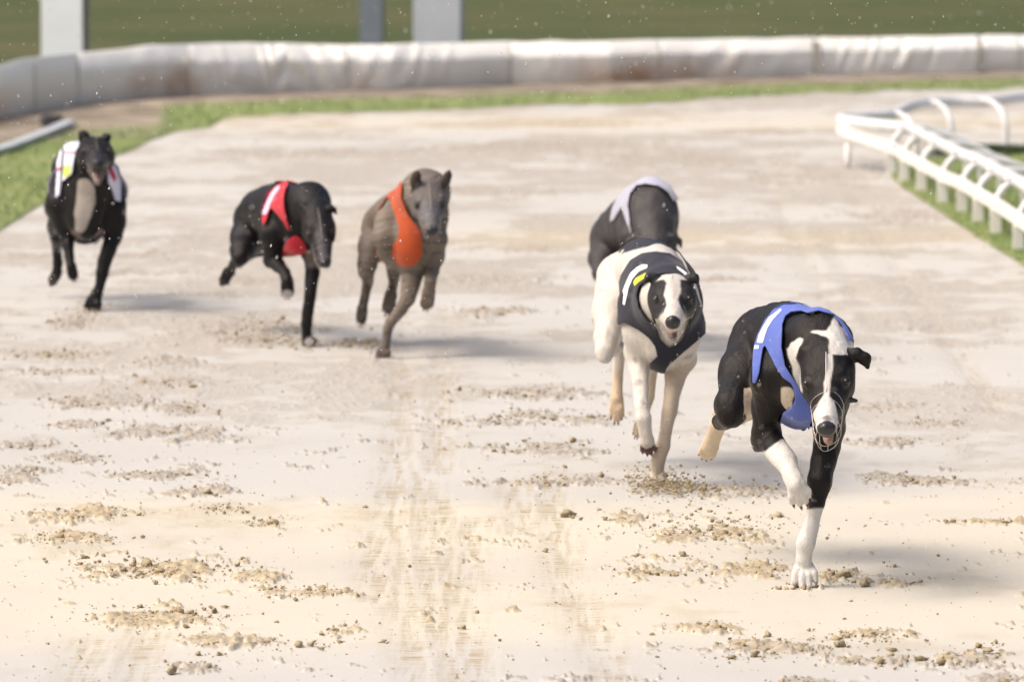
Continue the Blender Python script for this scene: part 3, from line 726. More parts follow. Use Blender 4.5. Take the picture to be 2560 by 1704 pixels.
def smooth_mesh(V, F, it=2, lam=0.5):
    E = np.concatenate([F[:, [0, 1]], F[:, [1, 2]], F[:, [2, 3]], F[:, [3, 0]]]) if F.shape[1] == 4 else np.concatenate([F[:, [0, 1]], F[:, [1, 2]], F[:, [2, 0]]])
    n = len(V); V = V.copy()
    deg = np.bincount(E[:, 0], minlength=n)+np.bincount(E[:, 1], minlength=n)
    for _ in range(it):
        a = np.zeros_like(V)
        for j in range(3):
            a[:, j] = np.bincount(E[:, 0], V[E[:, 1], j], n)+np.bincount(E[:, 1], V[E[:, 0], j], n)
        V = V*(1-lam)+lam*a/np.maximum(deg, 1)[:, None]
    return V

M = NT('dog_coat')
c = M.attr('coat', False); hair = M.noise(420, 3, 0.6, stretch=(1, 1, 0.35))
c2 = M.mix(1.0, c, M.ramp(hair, [(0.25, (0.78,)*3), (0.75, (1.15,)*3)]), 'MULTIPLY')
M.l(c2, M.b.inputs['Base Color']); M.set(Roughness=0.42, Specular_IOR_Level=0.20); M.b.inputs['Sheen Weight'].default_value = 0.0; M.b.inputs['Sheen Roughness'].default_value = 0.5
M.bump(M.noise(130, 5, 0.7, stretch=(1, 1, 0.35)), 0.7, 0.004); coatM = M.m
noseM = NT('wet_nose').set(Base_Color=(0.018, 0.018, 0.02, 1), Roughness=0.28).m
eyeM = NT('dog_eye').set(Base_Color=(0.012, 0.008, 0.006, 1), Roughness=0.06).m
tongueM = NT('tongue').set(Base_Color=(0.50, 0.24, 0.22, 1), Roughness=0.3).m
nailM = NT('nail').set(Base_Color=(0.20, 0.12, 0.09, 1), Roughness=0.4).m
wireM = NT('muzzle_wire').set(Base_Color=(0.62, 0.56, 0.52, 1), Roughness=0.3, Metallic=0.35).m
strapM = NT('black_leather').set(Base_Color=(0.015, 0.015, 0.015, 1), Roughness=0.5).m
def fabric(name, col, rough=0.7, var=0.1):
    M = NT(name); f = M.noise(14, 4); lo = tuple(x*(1-var) for x in col); hi = tuple(min(1, x*(1+var)) for x in col)
    M.l(M.ramp(f, [(0.35, lo), (0.65, hi)]), M.b.inputs['Base Color']); M.set(Roughness=rough, Specular_IOR_Level=0.25); M.b.inputs['Sheen Weight'].default_value = 0.15
    wv = M.noise(38, 3, 0.5, stretch=(1, 1, 0.3)); M.bump(wv, 0.35, 0.004); return M.m

def build_dog(D, label, coat_fn, jacket=None, marks=(), muzzle=None):
    prims = D.prims; G, lo = D.field(prims, D.vox); V, F = surface_nets(G, lo, D.vox); V = smooth_mesh(V, F, 2, 0.4)
    nn_ = np.zeros_like(V); T_ = np.concatenate([F[:, [0, 1, 2]], F[:, [0, 2, 3]]]); fn_ = np.cross(V[T_[:, 1]]-V[T_[:, 0]], V[T_[:, 2]]-V[T_[:, 0]])
    for j in range(3):
        for c_ in range(3): nn_[:, c_] += np.bincount(T_[:, j], fn_[:, c_], len(V))
    nn_ /= np.linalg.norm(nn_, axis=1)[:, None]+1e-12
    V = V + nn_*((vnoise3(V*np.array([1, 1, 0.6]), 30, 12)-0.5)*0.008+(vnoise3(V*np.array([1.3, 1, 0.22]), 85, 13)-0.5)*0.0042)[:, None]
    # nearest part of every vertex
    best = np.full(len(V), 1e9); wt = np.zeros(len(V), int); wtt = np.zeros(len(V))
    for i, p in enumerate(prims):
        d, t = D.dist(p, V)
        if p[0] == 'cut': d = d+0.0005
        m = d < best; best[m] = d[m]; wt[m] = i; wtt[m] = t[m]
    tags = np.array([p[5] for p in prims])[wt]; D.V = V; D.tags = tags
    qx, qy = proj(V); D.cx = (qx-D.x0)/D.k; D.cy = (qy-D.y0)/D.k
    col = coat_fn(D, V, tags, wtt)
    mi = np.zeros(len(F), int); t4 = tags[F]
    mi[((t4 == 'nose').sum(1) >= 2)] = 1; mi[(t4 == 'tongue').sum(1) >= 2] = 0 if getattr(D, 'dull', False) else 2
    # loose pieces: eyes, nails
    VV = [V]; FF = [F.tolist()]; MI = [mi]; CC = [col]; off = len(V)
    for kind, a, b, r, r2 in D.loose:
        if kind == 'eye':
            q = V[np.argmin(((V-a)**2).sum(1))]; inw = D.head[0]-q; inw /= np.linalg.norm(inw); v = ICO_V*r+q+inw*r*0.62; f = ICO_F; m_ = 3
        else:
            v, f = tube([a, (a+b)/2, b], [r, r*0.85, r2], 6); v = np.array(v); m_ = 4
        VV.append(v); FF.append([[int(q)+off for q in t] for t in f]); MI.append(np.full(len(f), m_)); CC.append(np.full((len(v), 3), 0.05)); off += len(v)
    Va = np.concatenate(VV)-D.org; Fa = [t for l in FF for t in l]
    o = mesh_np('greyhound', Va, Fa, None, mats=[coatM, noseM, tongueM, eyeM, nailM], midx=np.concatenate(MI), col=np.concatenate(CC))
    o.location = D.org; tag(o, label, 'greyhound', 'greyhounds racing round the bend'); D.obj = o
    if jacket:
        pr = [p for p in prims if p[5] in ('torso', 'neck', 'shoulder', 'hump')]
        G2, lo2 = D.field(pr, 0.006, off=jacket.get('off', 0.005), kadd=0.008); JV, JF = surface_nets(G2, lo2, 0.006); JV = smooth_mesh(JV, JF, 3, 0.5)
        T = np.concatenate([JF[:, [0, 1, 2]], JF[:, [0, 2, 3]]])
        # fabric creases
        e1 = JV[T[:, 1]]-JV[T[:, 0]]; e2 = JV[T[:, 2]]-JV[T[:, 0]]; fn = np.cross(e1, e2); N = np.zeros_like(JV)
        for j in range(3): np.add.at(N, T[:, j], fn)
        N /= np.linalg.norm(N, axis=1)[:, None]+1e-12
        JV = JV + N*((vnoise3(JV*np.array([1, 1, 0.45]), 30, 2)-0.5)*0.006)[:, None]
        D.jN = N; g = jacket['g'](D, JV); D.jg = g
        V2, T2, _ = clip_mesh(JV, T, g)
        jo = mesh_np('racing_jacket', V2-D.org, T2, jacket['mat'], o)
        m = jo.modifiers.new('thick', 'SOLIDIFY'); m.thickness = 0.0025; m.offset = 1
        D.jac = (JV, T, g, N)
        for nm, mfn, mat, *lab in marks:
            gm = mfn(D, JV)
            Tn = T[(gm[T] > -0.015).any(1)]; us_ = np.unique(Tn); rm_ = np.zeros(len(JV), int); rm_[us_] = np.arange(len(us_))
            if not len(us_): continue
            Vr, Tr, (Nr, gr) = JV[us_], rm_[Tn], (N[us_], g[us_])
            for _ in range(2): Vr, Tr, (Nr, gr) = refine(Vr, Tr, [Nr, gr])
            V3, T3, _ = clip_mesh(Vr+Nr*0.0036, Tr, np.minimum(mfn(D, Vr), gr-0.001))
            if len(T3):
                V3, T3 = largest(V3, T3)
                mo = mesh_np(nm, V3-D.org, T3, mat, jo)
                if lab: mo['label'] = lab[0]
    if muzzle: build_muzzle(D, o, muzzle)
    return o
def build_muzzle(D, o, k):
    H = D.H; parts = []; rw = 0.0006*k.get('w', 1.0); jo = k.get('open', 0.02)
    def ring(y, rx, zt, zb, half=False):
        n = 28; pts = []
        for i in range(n+1):
            th = 2*math.pi*i/n; z = (zt+zb)/2+(zt-zb)/2*math.cos(th); pts.append(H(rx*math.sin(th), y+0.004*math.sin(3*th), z))
        return tube(pts, rw, 5, False)
    R = [(0.114, 0.0350, 0.0245, -0.048-jo*0.35), (0.137, 0.0325, 0.020, -0.047-jo*0.45), (0.182, 0.029, 0.012, -0.044-jo*0.6), (0.205, 0.023, 0.004, -0.040-jo*0.6)]
    for r_ in R: parts.append(ring(*r_))
    for th in (80, 112, 145, 180, 215, 248, 280):
        t = math.radians(th); pts = [H(rx*math.sin(t), y, (zt+zb)/2+(zt-zb)/2*math.cos(t)) for (y, rx, zt, zb) in R]
        parts.append(tube(pts, rw, 5, False))
    V, F = join(parts); m = mesh_np('muzzle', np.array(V)-D.org, F, wireM, o)
    parts = []
    pts = [H(sx*0.044, 0.085, -0.02) if False else None for sx in ()]
    n = 20; pts = []
    for i in range(n+1):
        th = math.radians(-128+256*i/n); pts.append(H(0.054*math.sin(th), 0.085-0.135*abs(math.cos(th/2))**1.2, -0.022+0.062*math.cos(th)))
    parts.append(tube(pts, 0.0032, 6))
    if k.get('tab'): 
        a = D.p(*k['tab'][0]); b = D.p(*k['tab'][1]); c = D.p(*k['tab'][2]); parts.append(tube(spline([a, b, c], 5), [0.008]*5+[0.0075, 0.007, 0.006, 0.005, 0.004, 0.002], 8))
    V, F = join(parts); mesh_np('strap', np.array(V)-D.org, F, strapM, m)
    pts = [H(0.0, 0.114, 0.0245)]+[H(0, 0.07, 0.042), H(0, 0.03, 0.054), H(0, -0.01, 0.052), H(0, -0.045, 0.040)]
    V, F = tube(spline(pts, 4), 0.0012*k.get('w', 1.0), 5); mesh_np('head_wire', np.array(V)-D.org, F, wireM, m)

def jacket_n(holes, rear_pt, rear_n, straps=(), front=None):
    """jacket = torso in front of the rear plane, less the neck and leg openings, plus straps"""
    def g(D, P_):
        v = -((P_-D.p(*rear_pt))@(np.array(rear_n)/np.linalg.norm(rear_n)))
        for (h0, h1, r0, r1) in holes:
            q0, q1 = D.p(*h0), D.p(*h1); ab = q1-q0; t = np.clip(((P_-q0)@ab)/(ab@ab), 0, 1); d = np.linalg.norm(P_-q0-t[:, None]*ab, axis=1)
            v = np.minimum(v, d-(r0+(r1-r0)*t))
        for st in straps: v = np.maximum(v, sblob(D, P_, st))
        return v+(vnoise3(P_, 14, 3)-0.5)*0.006
    return g
def surf_mark(pts):
    cache = []
    def f(D, P_):
        # depth taken once from the jacket surface itself
        if not cache:
            qx, qy = proj(P_); cx = (qx-D.x0)/D.k; cy = (qy-D.y0)/D.k
            for x, y, r in pts:
                m = (np.abs(cx-x) < 12) & (np.abs(cy-y) < 12) & (D.jg > -0.002)
                if m.any():
                    ym = P_[m, 1].min(); m2 = m & (P_[:, 1] < ym+0.06); ii = np.nonzero(m2)[0]; kx = ii[np.argmin((cx[ii]-x)**2+(cy[ii]-y)**2)]; yv = P_[kx, 1]-D.Y0
                else: yv = cache[-1][2] if cache else 0.2
                cache.append((x, y, yv, r))
        return blob(D, P_, cache, 0.0002)
    return f
def largest(V, T):
    lab = np.arange(len(V))
    for _ in range(400):
        m = lab[T].min(1); n2 = lab.copy()
        for j in range(3): np.minimum.at(n2, T[:, j], m)
        n2 = n2[n2]
        if (n2 == lab).all(): break
        lab = n2
    k = lab[T[:, 0]]; bc = np.bincount(k); ym = np.bincount(k, V[T[:, 0], 1])/np.maximum(bc, 1); b = int(np.where(bc > bc.max()*0.12, ym, 1e9).argmin()); T = T[k == b]; us = np.unique(T); rm = np.zeros(len(V), int); rm[us] = np.arange(len(us)); return V[us], rm[T]
def poly_mark(*polys):
    def f(D, P_):
        qx, qy = proj(P_); cx = (qx-D.x0)/D.k; cy = (qy-D.y0)/D.k; v = np.full(len(P_), -1e9)
        for p in polys: v = np.maximum(v, poly_sd(cx, cy, p))
        return v*D.k*D.Y0/FPX
    return f
def refine(V, T, cols):
    E = np.sort(np.concatenate([T[:, [0, 1]], T[:, [1, 2]], T[:, [2, 0]]]), 1); U, inv_ = np.unique(E, axis=0, return_inverse=True); inv_ = inv_.ravel()
    n = len(V); m = len(T); a, b, c = inv_[:m]+n, inv_[m:2*m]+n, inv_[2*m:]+n
    out = [np.concatenate([x, (x[U[:, 0]]+x[U[:, 1]])/2]) for x in [V]+cols]
    T2 = np.concatenate([np.stack([T[:, 0], a, c], 1), np.stack([a, T[:, 1], b], 1), np.stack([c, b, T[:, 2]], 1), np.stack([a, b, c], 1)])
    return out[0], T2, out[1:]
def jacket_p(outer, hole, rear_pt, rear_n, holes3=(), more=()):
    """cloth cut: pattern outline on the side the cloth faces forwards, plain body rule for the rest"""
    def g(D, P_):
        N = D.jN; qx, qy = proj(P_); cx = (qx-D.x0)/D.k; cy = (qy-D.y0)/D.k; m = D.k*(P_[:, 1]).mean()/FPX
        v = poly_sd(cx, cy, outer)
        for o2 in more: v = np.maximum(v, poly_sd(cx, cy, o2))
        if hole: v = np.minimum(v, -poly_sd(cx, cy, hole))
        v = v*m
        rear = -((P_-D.p(*rear_pt))@(np.array(rear_n)/np.linalg.norm(rear_n)))
        b = np.minimum(rear, P_[:, 1]-(D.Y0+0.10))
        for (h0, h1, r0, r1) in holes3:
            q0, q1 = D.p(*h0), D.p(*h1); ab = q1-q0; t = np.clip(((P_-q0)@ab)/(ab@ab), 0, 1); d = np.linalg.norm(P_-q0-t[:, None]*ab, axis=1)
            b = np.minimum(b, d-(r0+(r1-r0)*t))
        view = P_-np.array([0, 0, CAMH]); view /= np.linalg.norm(view, axis=1)[:, None]; f = -(N*view).sum(1)
        return np.where(f > -0.03, np.minimum(v, rear), np.minimum(b, 1))+(vnoise3(P_, 16, 3)-0.5)*0.003
    return g
def jacket_g(neck_pt, neck_n, rear_pt, rear_n, holes, extra=None, low=None):
    def g(D, P_):
        j = (vnoise3(P_, 14, 3)-0.5)*0.008
        a = (P_-D.p(*neck_pt))@(np.array(neck_n)/np.linalg.norm(neck_n))
        b = -((P_-D.p(*rear_pt))@(np.array(rear_n)/np.linalg.norm(rear_n)))
        v = np.minimum(a, b)
        for (h0, h1, r0, r1) in holes:
            q0, q1 = D.p(*h0), D.p(*h1); ab = q1-q0; t = np.clip(((P_-q0)@ab)/(ab@ab), 0, 1); d = np.linalg.norm(P_-q0-t[:, None]*ab, axis=1)
            v = np.minimum(v, d-(r0+(r1-r0)*t))
        if extra: v = extra(D, P_, v)
        return v+j
    return g
def blob(D, P_, pts, jit=0.006, seed=1, sc_=45):
    """distance inside a chain of blobs given as (x,y,Y,r): positive inside"""
    v = np.full(len(P_), -1e9); qs = [(D.p(*q[:3]), q[3]) for q in pts]
    if len(qs) == 1: qs = qs*2
    for (a, ra), (b, rb) in zip(qs[:-1], qs[1:]):
        ab = b-a; t = np.clip(((P_-a)@ab)/(ab@ab+1e-12), 0, 1); d = np.linalg.norm(P_-a-t[:, None]*ab, axis=1); v = np.maximum(v, ra+(rb-ra)*t-d)
    return v+(vnoise3(P_, sc_, seed)-0.5)*2*jit
def sblob(D, P_, pts, jit=0.001):
    qx, qy = proj(P_); cx = (qx-D.x0)/D.k; cy = (qy-D.y0)/D.k; out = []
    for x, y, r in pts:
        m = (np.abs(cx-x) < 14) & (np.abs(cy-y) < 14)
        out.append((x, y, (P_[m, 1].min()-D.Y0+0.3*r) if m.any() else (out[-1][2] if out else 0.1), r))
    return blob(D, P_, out, jit)
def surf(D, x, y, tg=None, r=8):
    """depth of the body surface under a photograph position"""
    m = (np.abs(D.cx-x) < r) & (np.abs(D.cy-y) < r)
    if tg: m &= np.isin(D.tags, tg)
    return float(D.V[m, 1].min()-D.Y0) if m.any() else 0.0
def spts(D, pts, tg=None, r=8): return [(x, y, surf(D, x, y, tg, r)+0.25*rr, rr) for x, y, rr in pts]
def paint(col, m, c, soft=0.0025):
    t = sstep(-soft, soft, m)[:, None]; col[:] = col*(1-t)+np.array(c)*t

def ppoly(D, poly, tags, tg, V, jit=0.003, seed=5):
    g = poly_sd(D.cx, D.cy, poly)*D.k*D.Y0/FPX+(vnoise3(V, 70, seed)-0.5)*2*jit
    return np.where(np.isin(tags, tg), g, -1)
BLACK = (0.0105, 0.0088, 0.0082); WHITE = (0.62, 0.60, 0.565); CREAM = (0.58, 0.48, 0.36)
def base_col(V, c, var=0.2, seed=3):
    n = vnoise3(V, 20, seed)[:, None]; return np.array(c)[None]*(1+var*(n-0.5)*2)
def face_marks(D, V, tags, col, lids=(0.02, 0.018, 0.017)):
    m = tags == 'eyelid'; col[m] = lids
    col[tags == 'nostril'] = 0.004; col[tags == 'pad'] = (0.06, 0.045, 0.04)
def EARS_FOLD(drop=0.0):
    return [(-1, [(-0.034, -0.025, 0.030, 0.016), (-0.058, -0.040, 0.034, 0.013), (-0.082, -0.035, 0.022, 0.010), (-0.090, -0.020, 0.004-drop, 0.006)]),
            (1, [(0.034, -0.025, 0.030, 0.016), (0.058, -0.040, 0.034, 0.013), (0.080, -0.040, 0.020, 0.010), (0.086, -0.028, 0.004-drop, 0.006)])]

# ---------------------------------------------------------------- 1: black and white, blue jacket
D = Dog('blue', 1700, 720, 0.49761, (630, 1500), 0.0034)
D.loft([(605,440,.00,.066,.105), (600,400,.12,.092,.142), (575,355,.30,.090,.132), (535,270,.50,.074,.100), (485,240,.65,.072,.084), (430,262,.80,.060,.075)])
D.chain([(645,310,.05,.088), (705,285,-.05,.074), (745,365,-.15,.052)], 'neck', 0.03)
D.chain([(530,170,.13,.034), (485,300,.06,.044), (455,440,.02,.046), (442,600,.08,.036)], 'shoulder', 0.02)
D.chain([(765,240,.13,.034), (768,380,.06,.046), (752,540,.01,.047), (745,710,.06,.038)], 'shoulder', 0.02)
# raised right foreleg
D.chain([(442,600,.08,.037), (432,720,.11,.034), (420,760,.12,.030)], 'RF_up', 0.015)
D.chain([(400,770,.135,.018), (385,800,.14,.010)], 'RF_up', 0.02)
D.chain([(440,745,.11,.034), (478,800,.06,.031), (530,870,.00,.027), (570,955,-.05,.021)], 'RF_low', 0.015)
D.chain([(556,930,-.045,.022), (585,985,-.06,.024)], 'RF_low', 0.01)
D.paw((586,985,-.06), (622,1088,-.045), 0.031, 1.0)
# stance left foreleg
D.chain([(755,700,.06,.038), (738,790,.075,.034), (718,870,.05,.031), (702,970,.03,.0305), (687,1080,.015,.0215), (657,1200,.0,.0185), (630,1285,-.01,.0215), (622,1360,-.005,.0185), (626,1400,.0,.020)], 'LF', 0.012)
D.chain([(588,1388,.005,.005), (578,1398,.0,.004)], 'LF', 0.006)
D.paw((626,1400,.0), (632,1502,-.035), 0.030, 1.12)
# hind legs
D.chain([(400,262,.74,.074), (325,430,.63,.060), (262,590,.50,.040), (250,640,.48,.030)], 'thigh', 0.03)
D.chain([(375,330,.82,.058), (320,480,.70,.048), (270,600,.58,.034)], 'thigh', 0.03)
D.chain([(262,625,.49,.030), (225,660,.60,.024), (200,670,.70,.018)], 'RH_mid', 0.015)
D.chain([(204,640,.71,.015), (195,680,.70,.021), (168,750,.77,.019), (150,790,.80,.022)], 'RH', 0.01)
D.paw((152,788,.80), (122,858,.85), 0.028, 0.8)
D.chain([(480,320,.75,.070), (430,470,.62,.055), (385,560,.54,.036)], 'thigh', 0.03)
D.chain([(385,540,.54,.038), (335,610,.66,.026), (300,650,.76,.018), (250,640,.88,.016), (215,620,.95,.018), (190,625,1.0,.014)], 'LH', 0.012)
D.set_head((742,405,-.155), (735,684,-.345), 1.14, 0.025, roll=-0.05, ears=[
    (-1, [(-0.032,-0.012,0.026,0.013), (-0.046,-0.026,0.030,0.012), (-0.054,-0.018,0.020,0.008)]),
    (1, [(0.034,-0.010,0.022,0.013), (0.060,-0.010,0.027,0.014), (0.078,-0.004,0.019,0.012), (0.083,0.006,0.004,0.006)])])
D.chain([(500,340,.95,.016), (560,620,1.05,.012), (620,700,1.05,.009)], 'tail', 0.02)
def coat(D, V, tags, t):
    col = base_col(V, BLACK); T = lambda *a: np.isin(tags, a)
    j = (vnoise3(V, 60, 4)-0.5)
    for nm, y0, ax in (('LF', 1108, 1), ('RF_low', 0, 0)):
        m = np.isin(tags, [nm, 'paw', 'pad'])
        if nm == 'LF': g = np.where(m & (D.cx > 560), (D.cy-y0-30*j)*0.0004, -1)
        else: g = np.where(m & (D.cx < 660) & (D.cy > 700), ((D.cx-440)*0.55+(D.cy-808)*0.85-25*j)*0.0004, -1)
        paint(col, g, WHITE)
    m = T('RH', 'LH', 'paw') & (V[:, 1] > D.Y0+.55); paint(col, np.where(m, 0.01, -1), CREAM)
    m = T('LH') | (T('thigh') & (D.cx > 320) & (D.cy > 500)); paint(col, np.where(m, ((D.cy-500)-0*j)*0.0004, -1), CREAM)
    nk = ['neck', 'shoulder', 'torso', 'hump', 'head', 'jaw']
    def bl(pts, c=WHITE, jit=0.006, tg=None, sc_=45): 
        g = blob(D, V, spts(D, pts, tg), jit, 5, sc_); 
        if tg: g = np.where(np.isin(tags, tg), g, -1)
        paint(col, g, c)
    paint(col, ppoly(D, [(655,220),(700,212),(738,212),(762,172),(775,150),(830,215),(870,280),(880,335),(762,335),(742,325),(752,278),(735,246),(700,235)], tags, nk+['head'], V, 0.005), WHITE)
    paint(col, ppoly(D, [(603,248),(622,255),(598,300),(580,350),(604,400),(607,470),(616,525),(590,505),(570,440),(563,400),(545,350),(536,305),(560,275)], tags, nk+['LF'], V), WHITE)
    bl([(542,530,.020), (530,590,.016)], (0.42,0.36,0.29), 0.008, nk)
    hd = ['head', 'nose', 'jaw', 'eyelid', 'neck']
    paint(col, ppoly(D, [(738,270),(768,270),(768,400),(757,470),(750,540),(775,568),(792,640),(795,720),(665,720),(668,630),(700,570),(722,535),(724,470),(742,400)], tags, ['head'], V, 0.0015), WHITE)
    m = T('jaw'); paint(col, np.where(m, 0.01, -1), (0.36,0.22,0.19))
    paint(col, np.where(T('head'), blob(D, V, spts(D, [(737,655,.010)], ['head']), 0.003, 2), -1), (0.20,0.19,0.18), 0.006)
    face_marks(D, V, tags, col); return col
blueM = fabric('blue_jacket', (0.085, 0.13, 0.43))
whiteF = fabric('white_print', (0.80, 0.80, 0.82), 0.6, 0.03)
def blue_x(D, P_, v):
    v = np.maximum(v, np.minimum(blob(D, P_, [(425,280,.14,.022), (470,330,.04,.020), (520,400,-.01,.020), (565,480,-.05,.026)], 0.001), 1))
    v = np.maximum(v, blob(D, P_, [(590,520,-.05,.034), (575,640,-.03,.040), (580,690,.02,.036), (590,700,.10,.04)], 0.001)); return v
jg = jacket_p([(368,480),(366,380),(372,300),(395,230),(430,160),(475,112),(520,90),(600,86),(680,92),(745,112),(800,150),(835,195),(875,270),(850,262),(815,188),(770,135),(700,114),(640,126),(610,114),(560,120),(530,142),(515,185),(512,300),(530,390),(560,440),(585,480),(615,530),(650,560),(665,640),(645,738),(560,744),(500,728),(497,690),(520,625),(562,600),(580,560),(577,512),(560,478),(520,450),(480,390),(445,320),(430,288),(418,300),(410,350),(400,420),(382,475)],
    None, (560,90,.38), (-0.12,1,0.25), [((450,420,.03), (455,700,.08), .056,.06), ((800,420,.02), (770,700,.06), .060,.065)])
build_dog(D, 'black greyhound with white face blaze and white feet in blue jacket, foremost at right', coat,
    dict(g=jg, mat=blueM), [('jacket_number', poly_mark([(508,108),(513,117),(472,160),(444,202),(430,240),(420,277),(392,277),(400,240),(420,200),(452,150)]), whiteF), ('jacket_label', poly_mark([(381,289),(402,289),(400,307),(380,307)]), whiteF)],
    dict(open=0.034, w=1.0, tab=[(828,552,-.20), (852,560,-.19), (893,566,-.19)]))

# ---------------------------------------------------------------- 2: white with black patches, navy jacket
D = Dog('navy', 1440, 420, 0.52941, (388, 1503), 0.0038)
D.loft([(418,730,.0,.078,.136), (405,640,.14,.096,.145), (385,590,.32,.094,.138), (352,500,.52,.085,.100), (318,480,.68,.082,.090), (280,500,.82,.070,.080)])
D.chain([(425,630,.03,.085), (440,610,-.08,.074), (450,615,-.16,.055)], 'neck', 0.03)
D.chain([(335,520,.14,.034), (308,640,.06,.046), (308,760,.02,.048), (298,870,.07,.040)], 'shoulder', 0.025)
D.chain([(480,540,.14,.034), (505,660,.06,.044), (502,790,.02,.046), (492,900,.07,.038)], 'shoulder', 0.025)
D.chain([(298,870,.07,.040), (300,930,.06,.032), (305,1010,.02,.024), (310,1130,-.05,.0185), (318,1180,-.06,.021), (328,1250,-.055,.0175), (335,1285,-.05,.021)], 'RF', 0.012)
D.paw((334,1278,-.05), (346,1350,-.02), 0.027, 0.85)
D.chain([(500,900,.07,.040), (474,960,.06,.034), (455,1050,.03,.0235), (442,1150,.015,.022), (424,1240,.0,.0185), (413,1310,-.01,.020), (390,1375,-.005,.018), (383,1440,.0,.0175)], 'LF', 0.012)
D.paw((383,1435,.0), (388,1506,-.02), 0.025, 0.9)
D.chain([(198,510,.74,.060), (166,680,.62,.051), (142,800,.52,.030), (136,868,.48,.021), (136,898,.47,.013)], 'thigh', 0.03)
D.chain([(232,580,.85,.052), (198,720,.72,.038), (160,830,.56,.020)], 'thigh', 0.03)
D.chain([(146,860,.48,.018), (176,858,.60,.018), (204,845,.72,.015)], 'RH', 0.010)
D.chain([(205,832,.73,.012), (204,880,.72,.017), (196,1000,.72,.0145), (192,1090,.70,.018)], 'RH', 0.01)
D.paw((192,1085,.70), (190,1200,.69), 0.026, 0.8)
D.chain([(370,560,.75,.065), (400,720,.60,.050), (418,830,.50,.034), (400,880,.62,.024), (370,925,.76,.015)], 'LH', 0.02)
D.chain([(370,925,.76,.015), (352,1080,.74,.012), (305,1190,.72,.014)], 'LH', 0.01)
D.paw((306,1188,.72), (285,1268,.70), 0.021, 0.7)
D.chain([(250,560,.95,.016), (210,760,1.02,.012), (180,900,1.05,.008)], 'tail', 0.02)
D.set_head((454,604,-.17), (457,714,-.375), 1.08, 0.020, roll=0.0, ears=[
    (-1, [(-0.034,-0.020,0.024,0.015), (-0.046,-0.022,0.040,0.013), (-0.060,-0.018,0.044,0.010), (-0.070,-0.008,0.034,0.006)]),
    (1, [(0.034,-0.020,0.024,0.015), (0.044,-0.022,0.038,0.013), (0.056,-0.018,0.042,0.010), (0.062,-0.008,0.036,0.006)])])
def coat(D, V, tags, t):
    col = base_col(V, (0.60, 0.565, 0.52), 0.10); T = lambda *a: np.isin(tags, a)
    lo_ = sstep(0.22, 0.02, V[:, 2])[:, None]*0.55; col[:] = col*(1-lo_)+np.array((0.56,0.46,0.36))*lo_
    m = T('RH', 'LH')|(T('paw') & (V[:, 1] > D.Y0+.4)); paint(col, np.where(m, sstep(0.30, 0.20, V[:, 2])*0.01-0.004, -1), (0.56,0.44,0.31), 0.006)
    # ticking on the skin
    n = vnoise3(V, 42, 7); n2 = vnoise3(V, 20, 9); sp = np.where(T('torso','shoulder','thigh','RF','LF','neck'), sstep(0.66, 0.74, n)*sstep(0.35,0.6,n2), 0)[:, None]*0.5
    col[:] = col*(1-sp)+np.array((0.22,0.18,0.16))*sp
    paint(col, np.where(T('LF') & (D.cy > 880), (D.cy-900)*0.0003, -1), (0.46,0.385,0.305), 0.03)  # tan left foreleg, with its shading painted into the coat
    g = ppoly(D, [(215,405),(240,368),(268,340),(300,310),(400,310),(450,372),(420,380),(340,372),(290,380)], tags, ['torso','thigh'], V); paint(col, np.where(V[:, 1] > D.Y0+.3, g, -1), (0.028,0.028,0.032))
    g = blob(D, V, [(250,395,.70,.03), (310,345,.62,.055), (390,350,.55,.055), (430,365,.5,.03)], 0.006); g = np.where(V[:, 1] > D.Y0+.40, g, -1); paint(col, g, (0.030,0.030,0.034))
    hd = ['head', 'jaw', 'eyelid', 'ear']
    for side in (-1, 1):
        q = [D.H(side*x, y, z) for x, y, z in ((0.046,-0.02,0.030), (0.048,0.03,0.014), (0.042,0.055,0.006), (0.038,0.095,-0.020))]
        g = np.full(len(V), -1.0)
        for (a, b, ra, rb) in zip(q[:-1], q[1:], (.032,.034,.028), (.034,.030,.016)):
            ab = b-a; tt = np.clip(((V-a)@ab)/(ab@ab), 0, 1); g = np.maximum(g, (ra+(rb-ra)*tt)*1.12-np.linalg.norm(V-a-tt[:, None]*ab, axis=1))

    paint(col, np.where(T('ear'), 0.01, -1), (0.022,0.021,0.022))
    for pl_ in ([(325,535),(415,526),(428,545),(415,600),(428,640),(412,680),(392,704),(370,716),(340,700),(330,640),(325,600)], [(492,528),(565,535),(575,600),(575,670),(545,706),(520,712),(505,672),(490,640),(480,618),(494,590)]):
        paint(col, ppoly(D, pl_, tags, hd, V, 0.003), (0.022,0.021,0.022))
    paint(col, np.where(T('jaw'), 0.01, -1), (0.42,0.36,0.31))
    f = D.H(0, 0.17, -0.05); g = 0.026-np.linalg.norm(V-f, axis=1); paint(col, np.where(T('jaw','head'), g, -1), (0.16,0.12,0.11), 0.008)
    paint(col, np.where(T('paw','pad') & (V[:, 1] < D.Y0+.2) & (D.cx < 400) & (D.cy < 1400), (D.cy-1308)*0.0004, -1), (0.11,0.065,0.06)); face_marks(D, V, tags, col); col[T('pad')] = (0.10,0.06,0.055); return col
navyM = fabric('navy_jacket', (0.012, 0.013, 0.024))
def navy_x(D, P_, v):
    return np.maximum(v, blob(D, P_, [(300,770,.0,.022), (345,820,-.02,.022), (385,890,-.03,.024), (383,950,.0,.018), (383,965,.10,.020)], 0.001))
def navy_x2(D, P_, v):
    v = navy_x(D, P_, v); v = np.maximum(v, blob(D, P_, [(430,900,-.02,.026), (480,860,-.01,.024), (540,790,.02,.024)], 0.001))
    return v
